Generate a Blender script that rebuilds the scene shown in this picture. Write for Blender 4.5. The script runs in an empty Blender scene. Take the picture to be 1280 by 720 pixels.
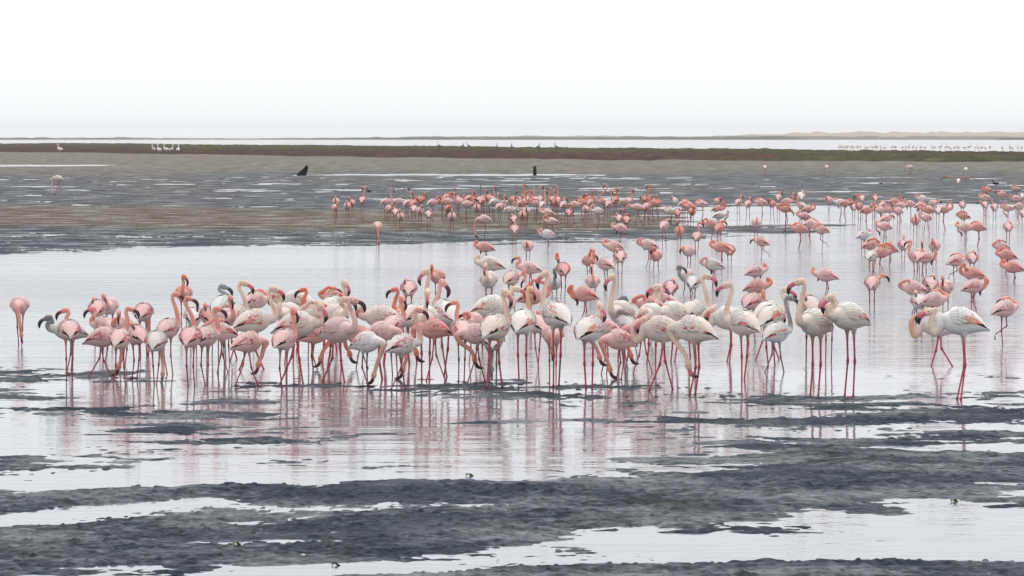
import bpy, math, random
import numpy as np
from mathutils import Vector

random.seed(7)
scene = bpy.context.scene
COL = scene.collection

# ------------------------------------------------------------------ camera
F_PX = 4800.0            # focal length in pixels of the 1280 px wide photograph
CAM_H = 2.7
HORIZON = 172.0
PITCH = math.atan((360.0 - HORIZON) / F_PX)
cam_data = bpy.data.cameras.new('camera')
cam_data.sensor_width = 36.0
cam_data.lens = 36.0 * F_PX / 1280.0
cam_data.clip_start = 1.0
cam_data.clip_end = 30000.0
cam = bpy.data.objects.new('camera', cam_data)
COL.objects.link(cam)
cam.location = (0, 0, CAM_H)
cam.rotation_euler = (math.pi / 2 - PITCH, 0, 0)
scene.camera = cam

# ------------------------------------------------------------------ overcast sky
SUN_EL, SUN_AZ = math.radians(66), math.radians(205)
world = bpy.data.worlds.new('World')
scene.world = world
world.use_nodes = True
nt = world.node_tree
nt.nodes.clear()
w_out = nt.nodes.new('ShaderNodeOutputWorld')
w_bg = nt.nodes.new('ShaderNodeBackground')
w_sky = nt.nodes.new('ShaderNodeTexSky')
w_sky.sky_type = 'NISHITA'
w_sky.sun_disc = False
w_sky.sun_elevation = SUN_EL
w_sky.sun_rotation = SUN_AZ
w_tc = nt.nodes.new('ShaderNodeTexCoord')
w_sep = nt.nodes.new('ShaderNodeSeparateXYZ')
w_ramp = nt.nodes.new('ShaderNodeValToRGB')      # cloud deck: pale blue grey low down, white above
w_ramp.color_ramp.elements[0].position = 0.0
w_ramp.color_ramp.elements[0].color = (10.0, 10.25, 10.5, 1)
w_ramp.color_ramp.elements[1].position = 0.06
w_ramp.color_ramp.elements[1].color = (10.55, 10.6, 10.7, 1)
w_mix = nt.nodes.new('ShaderNodeMixRGB')
w_mix.inputs[0].default_value = 0.9
nt.links.new(w_tc.outputs['Generated'], w_sep.inputs[0])
nt.links.new(w_sep.outputs['Z'], w_ramp.inputs[0])
nt.links.new(w_sky.outputs[0], w_mix.inputs[1])
nt.links.new(w_ramp.outputs[0], w_mix.inputs[2])
nt.links.new(w_mix.outputs[0], w_bg.inputs[0])
w_bg.inputs[1].default_value = 0.1
nt.links.new(w_bg.outputs[0], w_out.inputs[0])

sun_data = bpy.data.lights.new('sun', 'SUN')
sun_data.energy = 1.5
sun_data.angle = math.radians(14)
sun_data.color = (1.0, 0.97, 0.93)
sun = bpy.data.objects.new('sun', sun_data)
COL.objects.link(sun)
sun.rotation_euler = (math.pi / 2 - SUN_EL, 0, math.pi - SUN_AZ + math.pi)
sun.location = (0, -10, 40)

scene.view_settings.view_transform = 'Standard'
scene.view_settings.look = 'None'
scene.view_settings.exposure = 0.12
scene.view_settings.gamma = 1.0
scene.view_settings.use_curve_mapping = False

# ------------------------------------------------------------------ helpers
CP, SP = math.cos(PITCH), math.sin(PITCH)

def ray(px, py):
    r = (px - 640.0) / F_PX
    u = (360.0 - py) / F_PX
    return (r, CP + u * SP, -SP + u * CP)

def ground(px, py, z=0.0):
    d = ray(px, py)
    t = (z - CAM_H) / d[2]
    return (d[0] * t, d[1] * t, z)

def at_depth(px, py, Y):
    d = ray(px, py)
    t = Y / d[1]
    return (d[0] * t, Y, CAM_H + d[2] * t)

def hash2(ix, iy, seed):
    h = (ix.astype(np.int64) * 374761393 + iy.astype(np.int64) * 668265263 + seed * 1442695041) & 0xFFFFFFFF
    h = ((h ^ (h >> 13)) * 1274126177) & 0xFFFFFFFF
    h = (h ^ (h >> 16)) & 0xFFFFFF
    return h / float(0xFFFFFF)

def vnoise(x, y, seed=0):
    x0 = np.floor(x); y0 = np.floor(y)
    fx = x - x0; fy = y - y0
    fx = fx * fx * (3 - 2 * fx); fy = fy * fy * (3 - 2 * fy)
    a = hash2(x0, y0, seed); b = hash2(x0 + 1, y0, seed)
    c = hash2(x0, y0 + 1, seed); d = hash2(x0 + 1, y0 + 1, seed)
    return (a * (1 - fx) + b * fx) * (1 - fy) + (c * (1 - fx) + d * fx) * fy

def fbm(x, y, octv, seed=0, gain=0.5):
    s = np.zeros_like(x); a = 1.0; n = 0.0
    ca, sa = math.cos(0.6), math.sin(0.6)
    for o in range(octv):
        s += a * (vnoise(x, y, seed + o * 17) * 2 - 1)
        n += a
        x, y = (x * ca - y * sa) * 2.03 + 3.1, (x * sa + y * ca) * 2.03 - 1.7
        a *= gain
    return s / n * 1.6

def mesh_from(name, verts, faces_quads, cols=None, smooth=True, mats=(), mat_idx=None, tris=None):
    """verts (n,3); faces_quads (m,4) array, optional tris (k,3)."""
    me = bpy.data.meshes.new(name)
    verts = np.asarray(verts, dtype=np.float32)
    q = np.asarray(faces_quads, dtype=np.int32).reshape(-1, 4)
    t = np.asarray(tris if tris is not None else [], dtype=np.int32).reshape(-1, 3)
    me.vertices.add(len(verts))
    me.vertices.foreach_set('co', verts.ravel())
    nl = q.size + t.size
    me.loops.add(nl)
    me.loops.foreach_set('vertex_index', np.concatenate([q.ravel(), t.ravel()]))
    me.polygons.add(len(q) + len(t))
    starts = np.concatenate([np.arange(len(q)) * 4, q.size + np.arange(len(t)) * 3]).astype(np.int32)
    me.polygons.foreach_set('loop_start', starts)
    if mat_idx is not None:
        me.polygons.foreach_set('material_index', np.asarray(mat_idx, dtype=np.int32))
    me.polygons.foreach_set('use_smooth', np.full(len(q) + len(t), smooth))
    if cols is not None:
        ca = me.color_attributes.new('col', 'FLOAT_COLOR', 'POINT')
        c4 = np.ones((len(verts), 4), dtype=np.float32)
        c4[:, :3] = cols
        ca.data.foreach_set('color', c4.ravel())
    for m in mats:
        me.materials.append(m)
    me.update(calc_edges=True)
    return me

class Buf:
    """collects lofts and strips into one mesh"""
    def __init__(self):
        self.v = []; self.q = []; self.t = []; self.c = []; self.mq = []; self.mt = []; self.n = 0
    def add(self, v, q, c, t=(), m=0):
        v = np.asarray(v, dtype=float)
        self.v.append(v)
        c = np.asarray(c, dtype=float)
        if c.ndim == 1:
            c = np.tile(c, (len(v), 1))
        self.c.append(c)
        q = np.asarray(q, dtype=int).reshape(-1, 4)
        t = np.asarray(t, dtype=int).reshape(-1, 3)
        self.q.append(q + self.n); self.t.append(t + self.n)
        self.mq.append(np.full(len(q), m)); self.mt.append(np.full(len(t), m))
        self.n += len(v)
    def build(self, name, mats, smooth=True):
        return mesh_from(name, np.concatenate(self.v), np.concatenate(self.q), np.concatenate(self.c), smooth, mats,
                         np.concatenate(self.mq + self.mt), np.concatenate(self.t))

def unit(a):
    a = np.asarray(a, dtype=float)
    return a / (np.linalg.norm(a) + 1e-12)

def loft(path, rw, rh, cols, nseg=12, side0=(0, 1, 0)):
    """closed tube along path with elliptical rings (rw sideways, rh along the ring's up)"""
    path = np.asarray(path, float)
    n = len(path)
    tan = np.gradient(path, axis=0)
    tan /= np.linalg.norm(tan, axis=1)[:, None] + 1e-12
    side = np.asarray(side0, float)
    ang = np.linspace(0, 2 * math.pi, nseg, endpoint=False)
    V = []; C = []
    for i in range(n):
        side = unit(side - tan[i] * np.dot(side, tan[i]))
        up = np.cross(tan[i], side) * 1.0
        up = -up if False else up
        ring = path[i] + np.outer(np.cos(ang) * rw[i], side) + np.outer(np.sin(ang) * rh[i], up)
        V.append(ring); C.append(np.tile(cols[i], (nseg, 1)))
    V = np.concatenate(V); C = np.concatenate(C)
    idx = np.arange(nseg); nx = (idx + 1) % nseg
    Q = []
    for i in range(n - 1):
        a = i * nseg; b = a + nseg
        Q.append(np.stack([a + idx, b + idx, b + nx, a + nx], axis=1))
    Q = np.concatenate(Q)
    c0 = len(V); c1 = c0 + 1
    V = np.vstack([V, path[0], path[-1]]); C = np.vstack([C, cols[0], cols[-1]])
    T = np.concatenate([np.stack([np.full(nseg, c0), idx, nx], 1),
                        np.stack([np.full(nseg, c1), (n - 1) * nseg + nx, (n - 1) * nseg + idx], 1)])
    return V, Q, C, T

def catmull(pts, n):
    P = np.asarray(pts, float)
    P = np.vstack([2 * P[0] - P[1], P, 2 * P[-1] - P[-2]])
    t = [0.0]
    for i in range(1, len(P)):
        t.append(t[-1] + max(np.linalg.norm(P[i] - P[i - 1]), 1e-4) ** 0.5)
    t = np.array(t)
    out = []
    for s in np.linspace(t[1], t[-2], n):
        i = int(min(max(np.searchsorted(t, s, side='right') - 1, 1), len(P) - 3))
        t0, t1, t2, t3 = t[i - 1:i + 3]
        p0, p1, p2, p3 = P[i - 1:i + 3]
        a1 = (t1 - s) / (t1 - t0) * p0 + (s - t0) / (t1 - t0) * p1
        a2 = (t2 - s) / (t2 - t1) * p1 + (s - t1) / (t2 - t1) * p2
        a3 = (t3 - s) / (t3 - t2) * p2 + (s - t2) / (t3 - t2) * p3
        b1 = (t2 - s) / (t2 - t0) * a1 + (s - t0) / (t2 - t0) * a2
        b2 = (t3 - s) / (t3 - t1) * a2 + (s - t1) / (t3 - t1) * a3
        out.append((t2 - s) / (t2 - t1) * b1 + (s - t1) / (t2 - t1) * b2)
    return np.array(out)

def link(name, me, parent=None, loc=None, rotz=None):
    o = bpy.data.objects.new(name, me)
    COL.objects.link(o)
    if parent is not None:
        o.parent = parent
    if loc is not None:
        o.location = loc
    if rotz is not None:
        o.rotation_euler = (0, 0, rotz)
    return o

def tag(o, label=None, cat=None, group=None, kind=None):
    if label: o['label'] = label
    if cat: o['category'] = cat
    if group: o['group'] = group
    if kind: o['kind'] = kind
    return o

# ------------------------------------------------------------------ materials
def new_mat(name):
    m = bpy.data.materials.new(name)
    m.use_nodes = True
    n = m.node_tree
    b = n.nodes['Principled BSDF']
    return m, n, b

def attr_mat(name, rough, noise_scale=(1, 1, 1), amount=0.15, bump=0.0, spec=0.3, nscale=40, sheen=0.0):
    m, n, b = new_mat(name)
    at = n.nodes.new('ShaderNodeAttribute'); at.attribute_name = 'col'
    tc = n.nodes.new('ShaderNodeTexCoord')
    mp = n.nodes.new('ShaderNodeMapping'); mp.inputs['Scale'].default_value = noise_scale
    ns = n.nodes.new('ShaderNodeTexNoise'); ns.inputs['Scale'].default_value = nscale; ns.inputs['Detail'].default_value = 3
    mr = n.nodes.new('ShaderNodeMapRange')
    mr.inputs['From Min'].default_value = 0.3; mr.inputs['From Max'].default_value = 0.7
    mr.inputs['To Min'].default_value = 1 - amount; mr.inputs['To Max'].default_value = 1 + amount * 0.4
    mul = n.nodes.new('ShaderNodeVectorMath'); mul.operation = 'SCALE'
    n.links.new(tc.outputs['Object'], mp.inputs[0])
    n.links.new(mp.outputs[0], ns.inputs['Vector'])
    n.links.new(ns.outputs[0], mr.inputs[0])
    n.links.new(at.outputs['Color'], mul.inputs[0])
    n.links.new(mr.outputs[0], mul.inputs['Scale'])
    n.links.new(mul.outputs[0], b.inputs['Base Color'])
    b.inputs['Roughness'].default_value = rough
    b.inputs['Specular IOR Level'].default_value = spec
    if bump:
        bp = n.nodes.new('ShaderNodeBump'); bp.inputs['Strength'].default_value = bump; bp.inputs['Distance'].default_value = 0.01
        n.links.new(ns.outputs[0], bp.inputs['Height'])
        n.links.new(bp.outputs[0], b.inputs['Normal'])
    return m

M_PLUME = attr_mat('plumage', 0.85, (0.35, 1, 1), 0.16, 0.5, 0.15, 60)
M_FEATHER = attr_mat('feather', 0.8, (0.25, 1, 1), 0.12, 0.3, 0.15, 70)
M_LEG = attr_mat('leg_skin', 0.45, (1, 1, 1), 0.25, 0.0, 0.4, 30)
M_BILL = attr_mat('bill_horn', 0.35, (1, 1, 1), 0.12, 0.0, 0.45, 40)
M_EYE = attr_mat('eye', 0.15, (1, 1, 1), 0.0, 0.0, 0.5, 10)
M_MISC = attr_mat('dull_surface', 0.8, (1, 1, 1), 0.4, 0.4, 0.25, 9)
M_MARSH = attr_mat('saltmarsh_plants', 0.9, (1, 1, 1), 0.45, 0.0, 0.1, 2.2)
M_DUNE = attr_mat('dune_sand', 0.95, (1, 1, 1), 0.2, 0.0, 0.05, 0.02)

# wet mud
M_MUD, n, b = new_mat('wet_mud')
at = n.nodes.new('ShaderNodeAttribute'); at.attribute_name = 'col'
geo = n.nodes.new('ShaderNodeNewGeometry')
ns = n.nodes.new('ShaderNodeTexNoise'); ns.inputs['Scale'].default_value = 9; ns.inputs['Detail'].default_value = 8; ns.inputs['Roughness'].default_value = 0.65
ns2 = n.nodes.new('ShaderNodeTexNoise'); ns2.inputs['Scale'].default_value = 0.9; ns2.inputs['Detail'].default_value = 6
mr = n.nodes.new('ShaderNodeMapRange')
mr.inputs['From Min'].default_value = 0.3; mr.inputs['From Max'].default_value = 0.7
mr.inputs['To Min'].default_value = 0.35; mr.inputs['To Max'].default_value = 1.45
mul = n.nodes.new('ShaderNodeVectorMath'); mul.operation = 'SCALE'
n.links.new(geo.outputs['Position'], ns.inputs['Vector'])
n.links.new(geo.outputs['Position'], ns2.inputs['Vector'])
n.links.new(ns.outputs[0], mr.inputs[0])
n.links.new(at.outputs['Color'], mul.inputs[0])
n.links.new(mr.outputs[0], mul.inputs['Scale'])
ns3 = n.nodes.new('ShaderNodeTexNoise'); ns3.inputs['Scale'].default_value = 22; ns3.inputs['Detail'].default_value = 4
n.links.new(geo.outputs['Position'], ns3.inputs['Vector'])
mr3 = n.nodes.new('ShaderNodeMapRange')
mr3.inputs['From Min'].default_value = 0.40; mr3.inputs['From Max'].default_value = 0.56
mr3.inputs['To Min'].default_value = 0.30; mr3.inputs['To Max'].default_value = 1.25
n.links.new(ns3.outputs[0], mr3.inputs[0])
mul3 = n.nodes.new('ShaderNodeVectorMath'); mul3.operation = 'SCALE'
n.links.new(mul.outputs[0], mul3.inputs[0]); n.links.new(mr3.outputs[0], mul3.inputs['Scale'])
n.links.new(mul3.outputs[0], b.inputs['Base Color'])
rr = n.nodes.new('ShaderNodeMapRange')
rr.inputs['From Min'].default_value = 0.35; rr.inputs['From Max'].default_value = 0.65
rr.inputs['To Min'].default_value = 0.45; rr.inputs['To Max'].default_value = 0.8
n.links.new(ns2.outputs[0], rr.inputs[0])
n.links.new(rr.outputs[0], b.inputs['Roughness'])
b.inputs['Specular IOR Level'].default_value = 0.2
mpf = n.nodes.new('ShaderNodeMapping'); mpf.inputs['Scale'].default_value = (0.35, 0.42, 1.0)
n.links.new(geo.outputs['Position'], mpf.inputs[0])
nf = n.nodes.new('ShaderNodeTexNoise'); nf.inputs['Scale'].default_value = 1.6; nf.inputs['Detail'].default_value = 7; nf.inputs['Roughness'].default_value = 0.65
n.links.new(mpf.outputs[0], nf.inputs['Vector'])
mf = n.nodes.new('ShaderNodeMapRange')
mf.inputs['From Min'].default_value = 0.46; mf.inputs['From Max'].default_value = 0.58
mf.inputs['To Min'].default_value = 0.08; mf.inputs['To Max'].default_value = 0.5
nfa = n.nodes.new('ShaderNodeMath'); nfa.operation = 'MULTIPLY_ADD'; nfa.inputs[1].default_value = 0.62
nfb = n.nodes.new('ShaderNodeMath'); nfb.operation = 'MULTIPLY'; nfb.inputs[1].default_value = 0.38
n.links.new(ns.outputs[0], nfb.inputs[0]); n.links.new(nf.outputs[0], nfa.inputs[0]); n.links.new(nfb.outputs[0], nfa.inputs[2])
n.links.new(nfa.outputs[0], mf.inputs[0]); n.links.new(mf.outputs[0], b.inputs['Specular IOR Level'])
mf2 = n.nodes.new('ShaderNodeMapRange')
mf2.inputs['From Min'].default_value = 0.49; mf2.inputs['From Max'].default_value = 0.62
mf2.inputs['To Min'].default_value = 1.0; mf2.inputs['To Max'].default_value = 0.35
n.links.new(nfa.outputs[0], mf2.inputs[0])
mrf = n.nodes.new('ShaderNodeMath'); mrf.operation = 'MULTIPLY'
n.links.new(rr.outputs[0], mrf.inputs[0]); n.links.new(mf2.outputs[0], mrf.inputs[1])
n.links.new(mrf.outputs[0], b.inputs['Roughness'])
bp = n.nodes.new('ShaderNodeBump'); bp.inputs['Strength'].default_value = 1.0; bp.inputs['Distance'].default_value = 0.04
n.links.new(ns.outputs[0], bp.inputs['Height'])
n.links.new(bp.outputs[0], b.inputs['Normal'])

# shallow water
M_WATER, n, b = new_mat('shallow_water')
geo = n.nodes.new('ShaderNodeNewGeometry')
mpw = n.nodes.new('ShaderNodeMapping'); mpw.inputs['Scale'].default_value = (0.55, 1.0, 1.0)
n1 = n.nodes.new('ShaderNodeTexNoise'); n1.inputs['Scale'].default_value = 7.0; n1.inputs['Detail'].default_value = 3
n2 = n.nodes.new('ShaderNodeTexNoise'); n2.inputs['Scale'].default_value = 0.10; n2.inputs['Detail'].default_value = 3
mrw = n.nodes.new('ShaderNodeMapRange')
mrw.inputs['From Min'].default_value = 0.35; mrw.inputs['From Max'].default_value = 0.65
mrw.inputs['To Min'].default_value = 0.35; mrw.inputs['To Max'].default_value = 1.0
mm = n.nodes.new('ShaderNodeMath'); mm.operation = 'MULTIPLY'
n.links.new(geo.outputs['Position'], mpw.inputs[0])
mpl = n.nodes.new('ShaderNodeMapping'); mpl.inputs['Scale'].default_value = (0.12, 1.0, 1.0)
n.links.new(geo.outputs['Position'], mpl.inputs[0])
n3 = n.nodes.new('ShaderNodeTexNoise'); n3.inputs['Scale'].default_value = 1.3; n3.inputs['Detail'].default_value = 4
n.links.new(mpl.outputs[0], n3.inputs['Vector'])
n13 = n.nodes.new('ShaderNodeMath'); n13.operation = 'MULTIPLY_ADD'; n13.inputs[1].default_value = 3.6
n.links.new(n3.outputs[0], n13.inputs[0]); n.links.new(n1.outputs[0], n13.inputs[2])
n.links.new(mpw.outputs[0], n1.inputs['Vector'])
n.links.new(mpw.outputs[0], n2.inputs['Vector'])
n.links.new(n2.outputs[0], mrw.inputs[0])
sepw = n.nodes.new('ShaderNodeSeparateXYZ'); n.links.new(geo.outputs['Position'], sepw.inputs[0])
wz = n.nodes.new('ShaderNodeMath'); wz.operation = 'MULTIPLY_ADD'; wz.inputs[1].default_value = 14.0
n.links.new(n2.outputs[0], wz.inputs[0]); n.links.new(sepw.outputs['Y'], wz.inputs[2])
brz = n.nodes.new('ShaderNodeMapRange'); brz.interpolation_type = 'SMOOTHSTEP'
brz.inputs['From Min'].default_value = 46.0; brz.inputs['From Max'].default_value = 66.0
brz.inputs['To Min'].default_value = 0.8; brz.inputs['To Max'].default_value = 8.5
n.links.new(wz.outputs[0], brz.inputs[0])
mb = n.nodes.new('ShaderNodeMath'); mb.operation = 'MULTIPLY'
n.links.new(brz.outputs[0], mb.inputs[0]); n.links.new(mrw.outputs[0], mb.inputs[1])
n.links.new(n13.outputs[0], mm.inputs[0]); n.links.new(mb.outputs[0], mm.inputs[1])
bp = n.nodes.new('ShaderNodeBump'); bp.inputs['Strength'].default_value = 1.0; bp.inputs['Distance'].default_value = 0.006
n.links.new(mm.outputs[0], bp.inputs['Height'])
n.links.new(bp.outputs[0], b.inputs['Normal'])
b.inputs['Base Color'].default_value = (0.16, 0.175, 0.205, 1)
rgw = n.nodes.new('ShaderNodeMapRange'); rgw.interpolation_type = 'SMOOTHSTEP'
rgw.inputs['From Min'].default_value = 44.0; rgw.inputs['From Max'].default_value = 70.0
rgw.inputs['To Min'].default_value = 0.035; rgw.inputs['To Max'].default_value = 0.11
n.links.new(wz.outputs[0], rgw.inputs[0]); n.links.new(rgw.outputs[0], b.inputs['Roughness'])
b.inputs['IOR'].default_value = 1.6

# ------------------------------------------------------------------ mudflat and water
def interp(pts, x):
    p = np.asarray(pts, float)
    return np.interp(x, p[:, 0], p[:, 1])

def band(xp, yp, top, bot, x0=-9999, x1=9999, soft=8.0, xsoft=40.0):
    d = np.minimum(yp - interp(top, xp), interp(bot, xp) - yp) / soft
    dx = np.minimum(xp - x0, x1 - xp) / xsoft
    return np.clip(np.minimum(d, dx), -1.5, 1.0)

FAR_EDGE = [(-200, 321), (0, 318), (150, 313), (300, 308), (640, 303), (830, 301), (930, 293), (1000, 290), (1045, 287), (1080, 283)]

def layout(xp, yp):
    """how far the bed stands above (+) or below (-) the water, in units of about 2 cm"""
    B = np.full_like(xp, -0.75)
    near = [
        (band(xp, yp, [(-200, 690), (0, 658), (200, 640), (300, 632), (430, 606), (640, 598), (860, 592), (1000, 580), (1280, 570), (1500, 560)],
              [(-200, 722), (0, 716), (250, 708), (430, 700), (560, 690), (700, 672), (860, 657), (960, 650), (1080, 632), (1150, 618), (1280, 612), (1500, 600)], soft=12), 0.85),
        (band(xp, yp, [(-200, 628), (0, 622), (130, 611), (260, 606), (350, 608), (430, 614)],
              [(-200, 652), (0, 643), (130, 634), (260, 622), (400, 622)], x1=430, soft=7), 0.8),
        (band(xp, yp, [(300, 732), (560, 718), (640, 714), (850, 712), (1000, 706), (1130, 703), (1280, 700), (1500, 697)],
              [(0, 900), (1500, 900)], x0=330, soft=7), 1.0),
        (band(xp, yp, [(640, 545), (740, 530), (800, 512), (900, 514), (1000, 502), (1280, 495), (1500, 490)],
              [(640, 560), (740, 562), (900, 572), (1000, 585), (1280, 600), (1500, 600)], x0=690, soft=20, xsoft=120), -0.12),
        (band(xp, yp, [(880, 526), (1280, 504)], [(880, 540), (1280, 530)], x0=880, soft=8, xsoft=90), 0.28),
        (band(xp, yp, [(840, 482), (1280, 488)], [(840, 500), (1280, 500)], x0=840, soft=8, xsoft=50), -0.05),
        (band(xp, yp, [(0, 455), (160, 462), (260, 470)], [(0, 500), (160, 492), (260, 486)], x1=250, soft=12, xsoft=60), -0.2),
        (band(xp, yp, [(205, 517), (335, 518)], [(205, 526), (335, 525)], x0=205, x1=335, soft=4, xsoft=30), 0.22),
        (band(xp, yp, [(260, 552), (430, 544)], [(260, 563), (430, 556)], x0=265, x1=432, soft=5, xsoft=40), 0.15),
        (band(xp, yp, [(80, 540), (230, 534)], [(80, 549), (230, 543)], x0=80, x1=225, soft=5, xsoft=40), 0.05),
        (band(xp, yp, [(0, 570), (170, 574)], [(0, 602), (170, 604)], x0=-300, x1=180, soft=12, xsoft=50), 0.02),
        (band(xp, yp, [(430, 560), (640, 575)], [(430, 600), (640, 600)], x0=430, x1=700, soft=14, xsoft=60), -0.3),
        (band(xp, yp, [(540, 488), (700, 486)], [(540, 500), (700, 498)], x0=540, x1=720, soft=7, xsoft=40), 0.0),
        (band(xp, yp, [(250, 470), (1000, 475)], [(250, 510), (1000, 520)], x0=250, x1=850, soft=10, xsoft=60), -0.25),
        (band(xp, yp, [(900, 600), (1280, 655)], [(900, 700), (1280, 700)], x0=900, soft=10, xsoft=60), -0.4),
    ]
    for m, lvl in near:
        k = np.clip((m + 1.5) / 2.5, 0, 1)
        B = np.maximum(B, -1.4 + (lvl + 1.4) * k)
    # pale wet gap inside the main bar
    gap = band(xp, yp, [(300, 640), (430, 630), (620, 626)], [(300, 648), (430, 640), (620, 632)], x0=300, x1=640, soft=4, xsoft=40)
    B = B - 0.7 * np.clip(gap + 0.6, 0, 1)
    gap = band(xp, yp, [(930, 606), (1280, 596)], [(930, 612), (1280, 606)], x0=950, soft=4, xsoft=40)
    B = B - 0.7 * np.clip(gap + 0.6, 0, 1)
    # open pool
    pool = np.clip(np.minimum(yp - 270, 462 - yp) / 12.0, 0, 1)
    B = B * (1 - pool) - 1.7 * pool
    # far flats
    edge = interp(FAR_EDGE, xp)
    yfar = np.where(xp < 1080, edge, 258.0)
    fm = np.clip((yfar - yp) / 5.0, -1, 1)
    lev = np.full_like(xp, 0.52)
    brown = band(xp, yp, [(0, 258), (300, 262), (640, 268), (760, 272)], [(0, 281), (300, 286), (640, 286), (760, 284)], x0=-900, x1=800, soft=5, xsoft=80)
    lev = np.maximum(lev, 0.52 + 0.6 * np.clip(brown + 0.6, 0, 1))
    shore = np.clip((221 - yp) / 4.0, 0, 1)
    lev = lev + 0.9 * shore
    mid = band(xp, yp, [(600, 262), (1300, 257)], [(600, 281), (900, 281), (960, 279), (1300, 279)], x0=860, soft=4, xsoft=90)
    lev = lev - 1.7 * np.clip(mid + 0.5, 0, 1)
    rip = band(xp, yp, [(0, 292), (1000, 286)], [(0, 330), (1000, 305)], x1=800, soft=6)
    lev = lev - 0.10 * np.clip(rip + 0.5, 0, 1)
    thin = np.maximum(band(xp, yp, [(0, 217.6), (1300, 217.6)], [(0, 219.4), (1300, 219.4)], x0=390, x1=720, soft=0.5, xsoft=60),
                      band(xp, yp, [(0, 205.6), (140, 205.6)], [(0, 208.5), (140, 208.0)], x0=-300, x1=150, soft=0.7, xsoft=40))
    lev = lev - 2.6 * np.clip(thin + 0.5, 0, 1)
    far = np.where(fm > 0, lev * fm - 0.2 * (1 - fm), -1.7 * np.clip(-fm, 0, 1) - 0.2)
    use_far = (yp < 340)
    return np.where(use_far, np.where(yp < yfar + 6, far, -1.7), B)

def bed(X, Y):
    """bed height in metres at world X, Y arrays"""
    yp = HORIZON + CAM_H * F_PX / Y
    xp = 640 + F_PX * X / Y
    sc = np.clip(Y / 60.0, 1.0, 4.0)
    warp = fbm(X * 0.35, Y * 0.35, 3, 91) * 10
    xw = xp + warp * 3
    yw = yp + fbm(X * 0.5, Y * 0.25, 3, 55) * np.clip((yp - 190) / 60.0, 0, 4.0)
    B = layout(xw, yw)
    big = fbm(X / 3.4, Y / 2.6, 5, 5, 0.62)
    farn = fbm(X / 5.0, Y / 7.0, 6, 23, 0.62)
    wfar = np.clip((Y - 70) / 60.0, 0, 1)
    nz = big * (1 - wfar) + farn * wfar
    med = fbm(X / 1.5, Y / 0.85, 5, 33, 0.68)
    h = 0.022 * (B + nz * 0.62 + med * 1.05 * (1 - wfar))
    # clods and worm casts
    fine = fbm(X / 0.30, Y / 0.24, 4, 41, 0.72)
    h += 0.012 * fine * np.clip(1.2 - wfar, 0.25, 1)
    cl = vnoise(X / 0.10, Y / 0.13, 71)
    cl2 = vnoise(X / 1.7, Y / 1.7, 77)
    h += 0.022 * np.clip((cl - 0.76) * 5, 0, 1) * np.clip(cl2 * 2 - 0.7, 0, 1) * (1 - wfar) * np.clip((B + 1.3), 0, 1)
    cm = vnoise(X / 0.055, Y / 0.07, 171)
    h += 0.012 * np.clip((cm - 0.74) * 6, 0, 1) * (1 - wfar) * np.clip(B * 2 + 0.6, 0, 1)
    # wavelets of mud on the far flats
    rid = fbm(X / 1.6, Y / 2.2, 4, 131, 0.6)
    h += 0.016 * rid * wfar * np.clip(B + 0.9, 0, 1)
    h = np.clip(h, -0.05, 0.16)
    # the flats rise gently towards the marsh
    h += np.clip((216 - yp) / 20.0, 0, 1) * 0.05 * (h > 0)
    return h

rows_y = np.concatenate([np.arange(775, 500, -0.85), np.arange(500, 340, -0.85), np.arange(340, 178, -0.6)])
cols_x = np.arange(-170, 1451, 1.55)
Yd = CAM_H * F_PX / (rows_y - HORIZON)
YY, XP = np.meshgrid(Yd, cols_x, indexing='ij')
XX = (XP - 640) / F_PX * YY
HH = bed(XX, YY)
nr, nc = HH.shape
yp = HORIZON + CAM_H * F_PX / YY
# sediment colour
mudc = np.empty((nr, nc, 3))
dark = np.array([0.024, 0.036, 0.052])
brownc = np.array([0.084, 0.060, 0.027])
sandc = np.array([0.112, 0.092, 0.058])
wob = fbm(XX / 9.0, YY / 22.0, 4, 301)
kb = np.clip(band(XP, yp + wob * 3, [(0, 257), (300, 261), (640, 267), (800, 270)], [(0, 283), (300, 288), (640, 288), (800, 284)], x0=-900, x1=900, soft=5, xsoft=200) * 0.7 + 0.55, 0, 1)
ks = np.clip((221 + wob * 3 - yp) / 9.0, 0, 1)
kg = np.clip(0.35 + wob * 0.8, 0, 1) * np.clip((300 - yp) / 60.0, 0, 1) * 0.5
mudc[:] = dark
for k, c in ((kg, brownc * 0.75), (kb, brownc), (ks, sandc)):
    mudc = mudc * (1 - k[..., None]) + c * k[..., None]
greenish = np.clip(fbm(XX / 1.1, YY / 1.4, 4, 411) - 0.35, 0, 1)[..., None] * np.clip((yp - 330) / 60.0, 0, 1)[..., None]
mudc = mudc * (1 - 0.5 * greenish) + np.array([0.05, 0.052, 0.03]) * 0.5 * greenish
V = np.stack([XX, YY, HH], -1).reshape(-1, 3)
ii = np.arange(nr * nc).reshape(nr, nc)
Q = np.stack([ii[:-1, :-1], ii[:-1, 1:], ii[1:, 1:], ii[1:, :-1]], -1).reshape(-1, 4)
keep = (HH.ravel()[Q].max(axis=1) > -0.014)
midl = np.interp(XP, [-200, 0, 640, 1280, 1500], [184.5, 185.0, 192.0, 197.0, 199])
keep &= (yp > midl).ravel()[Q].all(axis=1)
Q = Q[keep]
usedv = np.unique(Q)
remap = np.zeros(nr * nc, dtype=np.int64); remap[usedv] = np.arange(len(usedv))
mud = link('mudflat', mesh_from('mudflat', V[usedv], remap[Q], mudc.reshape(-1, 3)[usedv], True, (M_MUD,)))
tag(mud, 'wet dark grey mudflat with streaks of standing water', kind='structure')

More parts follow.
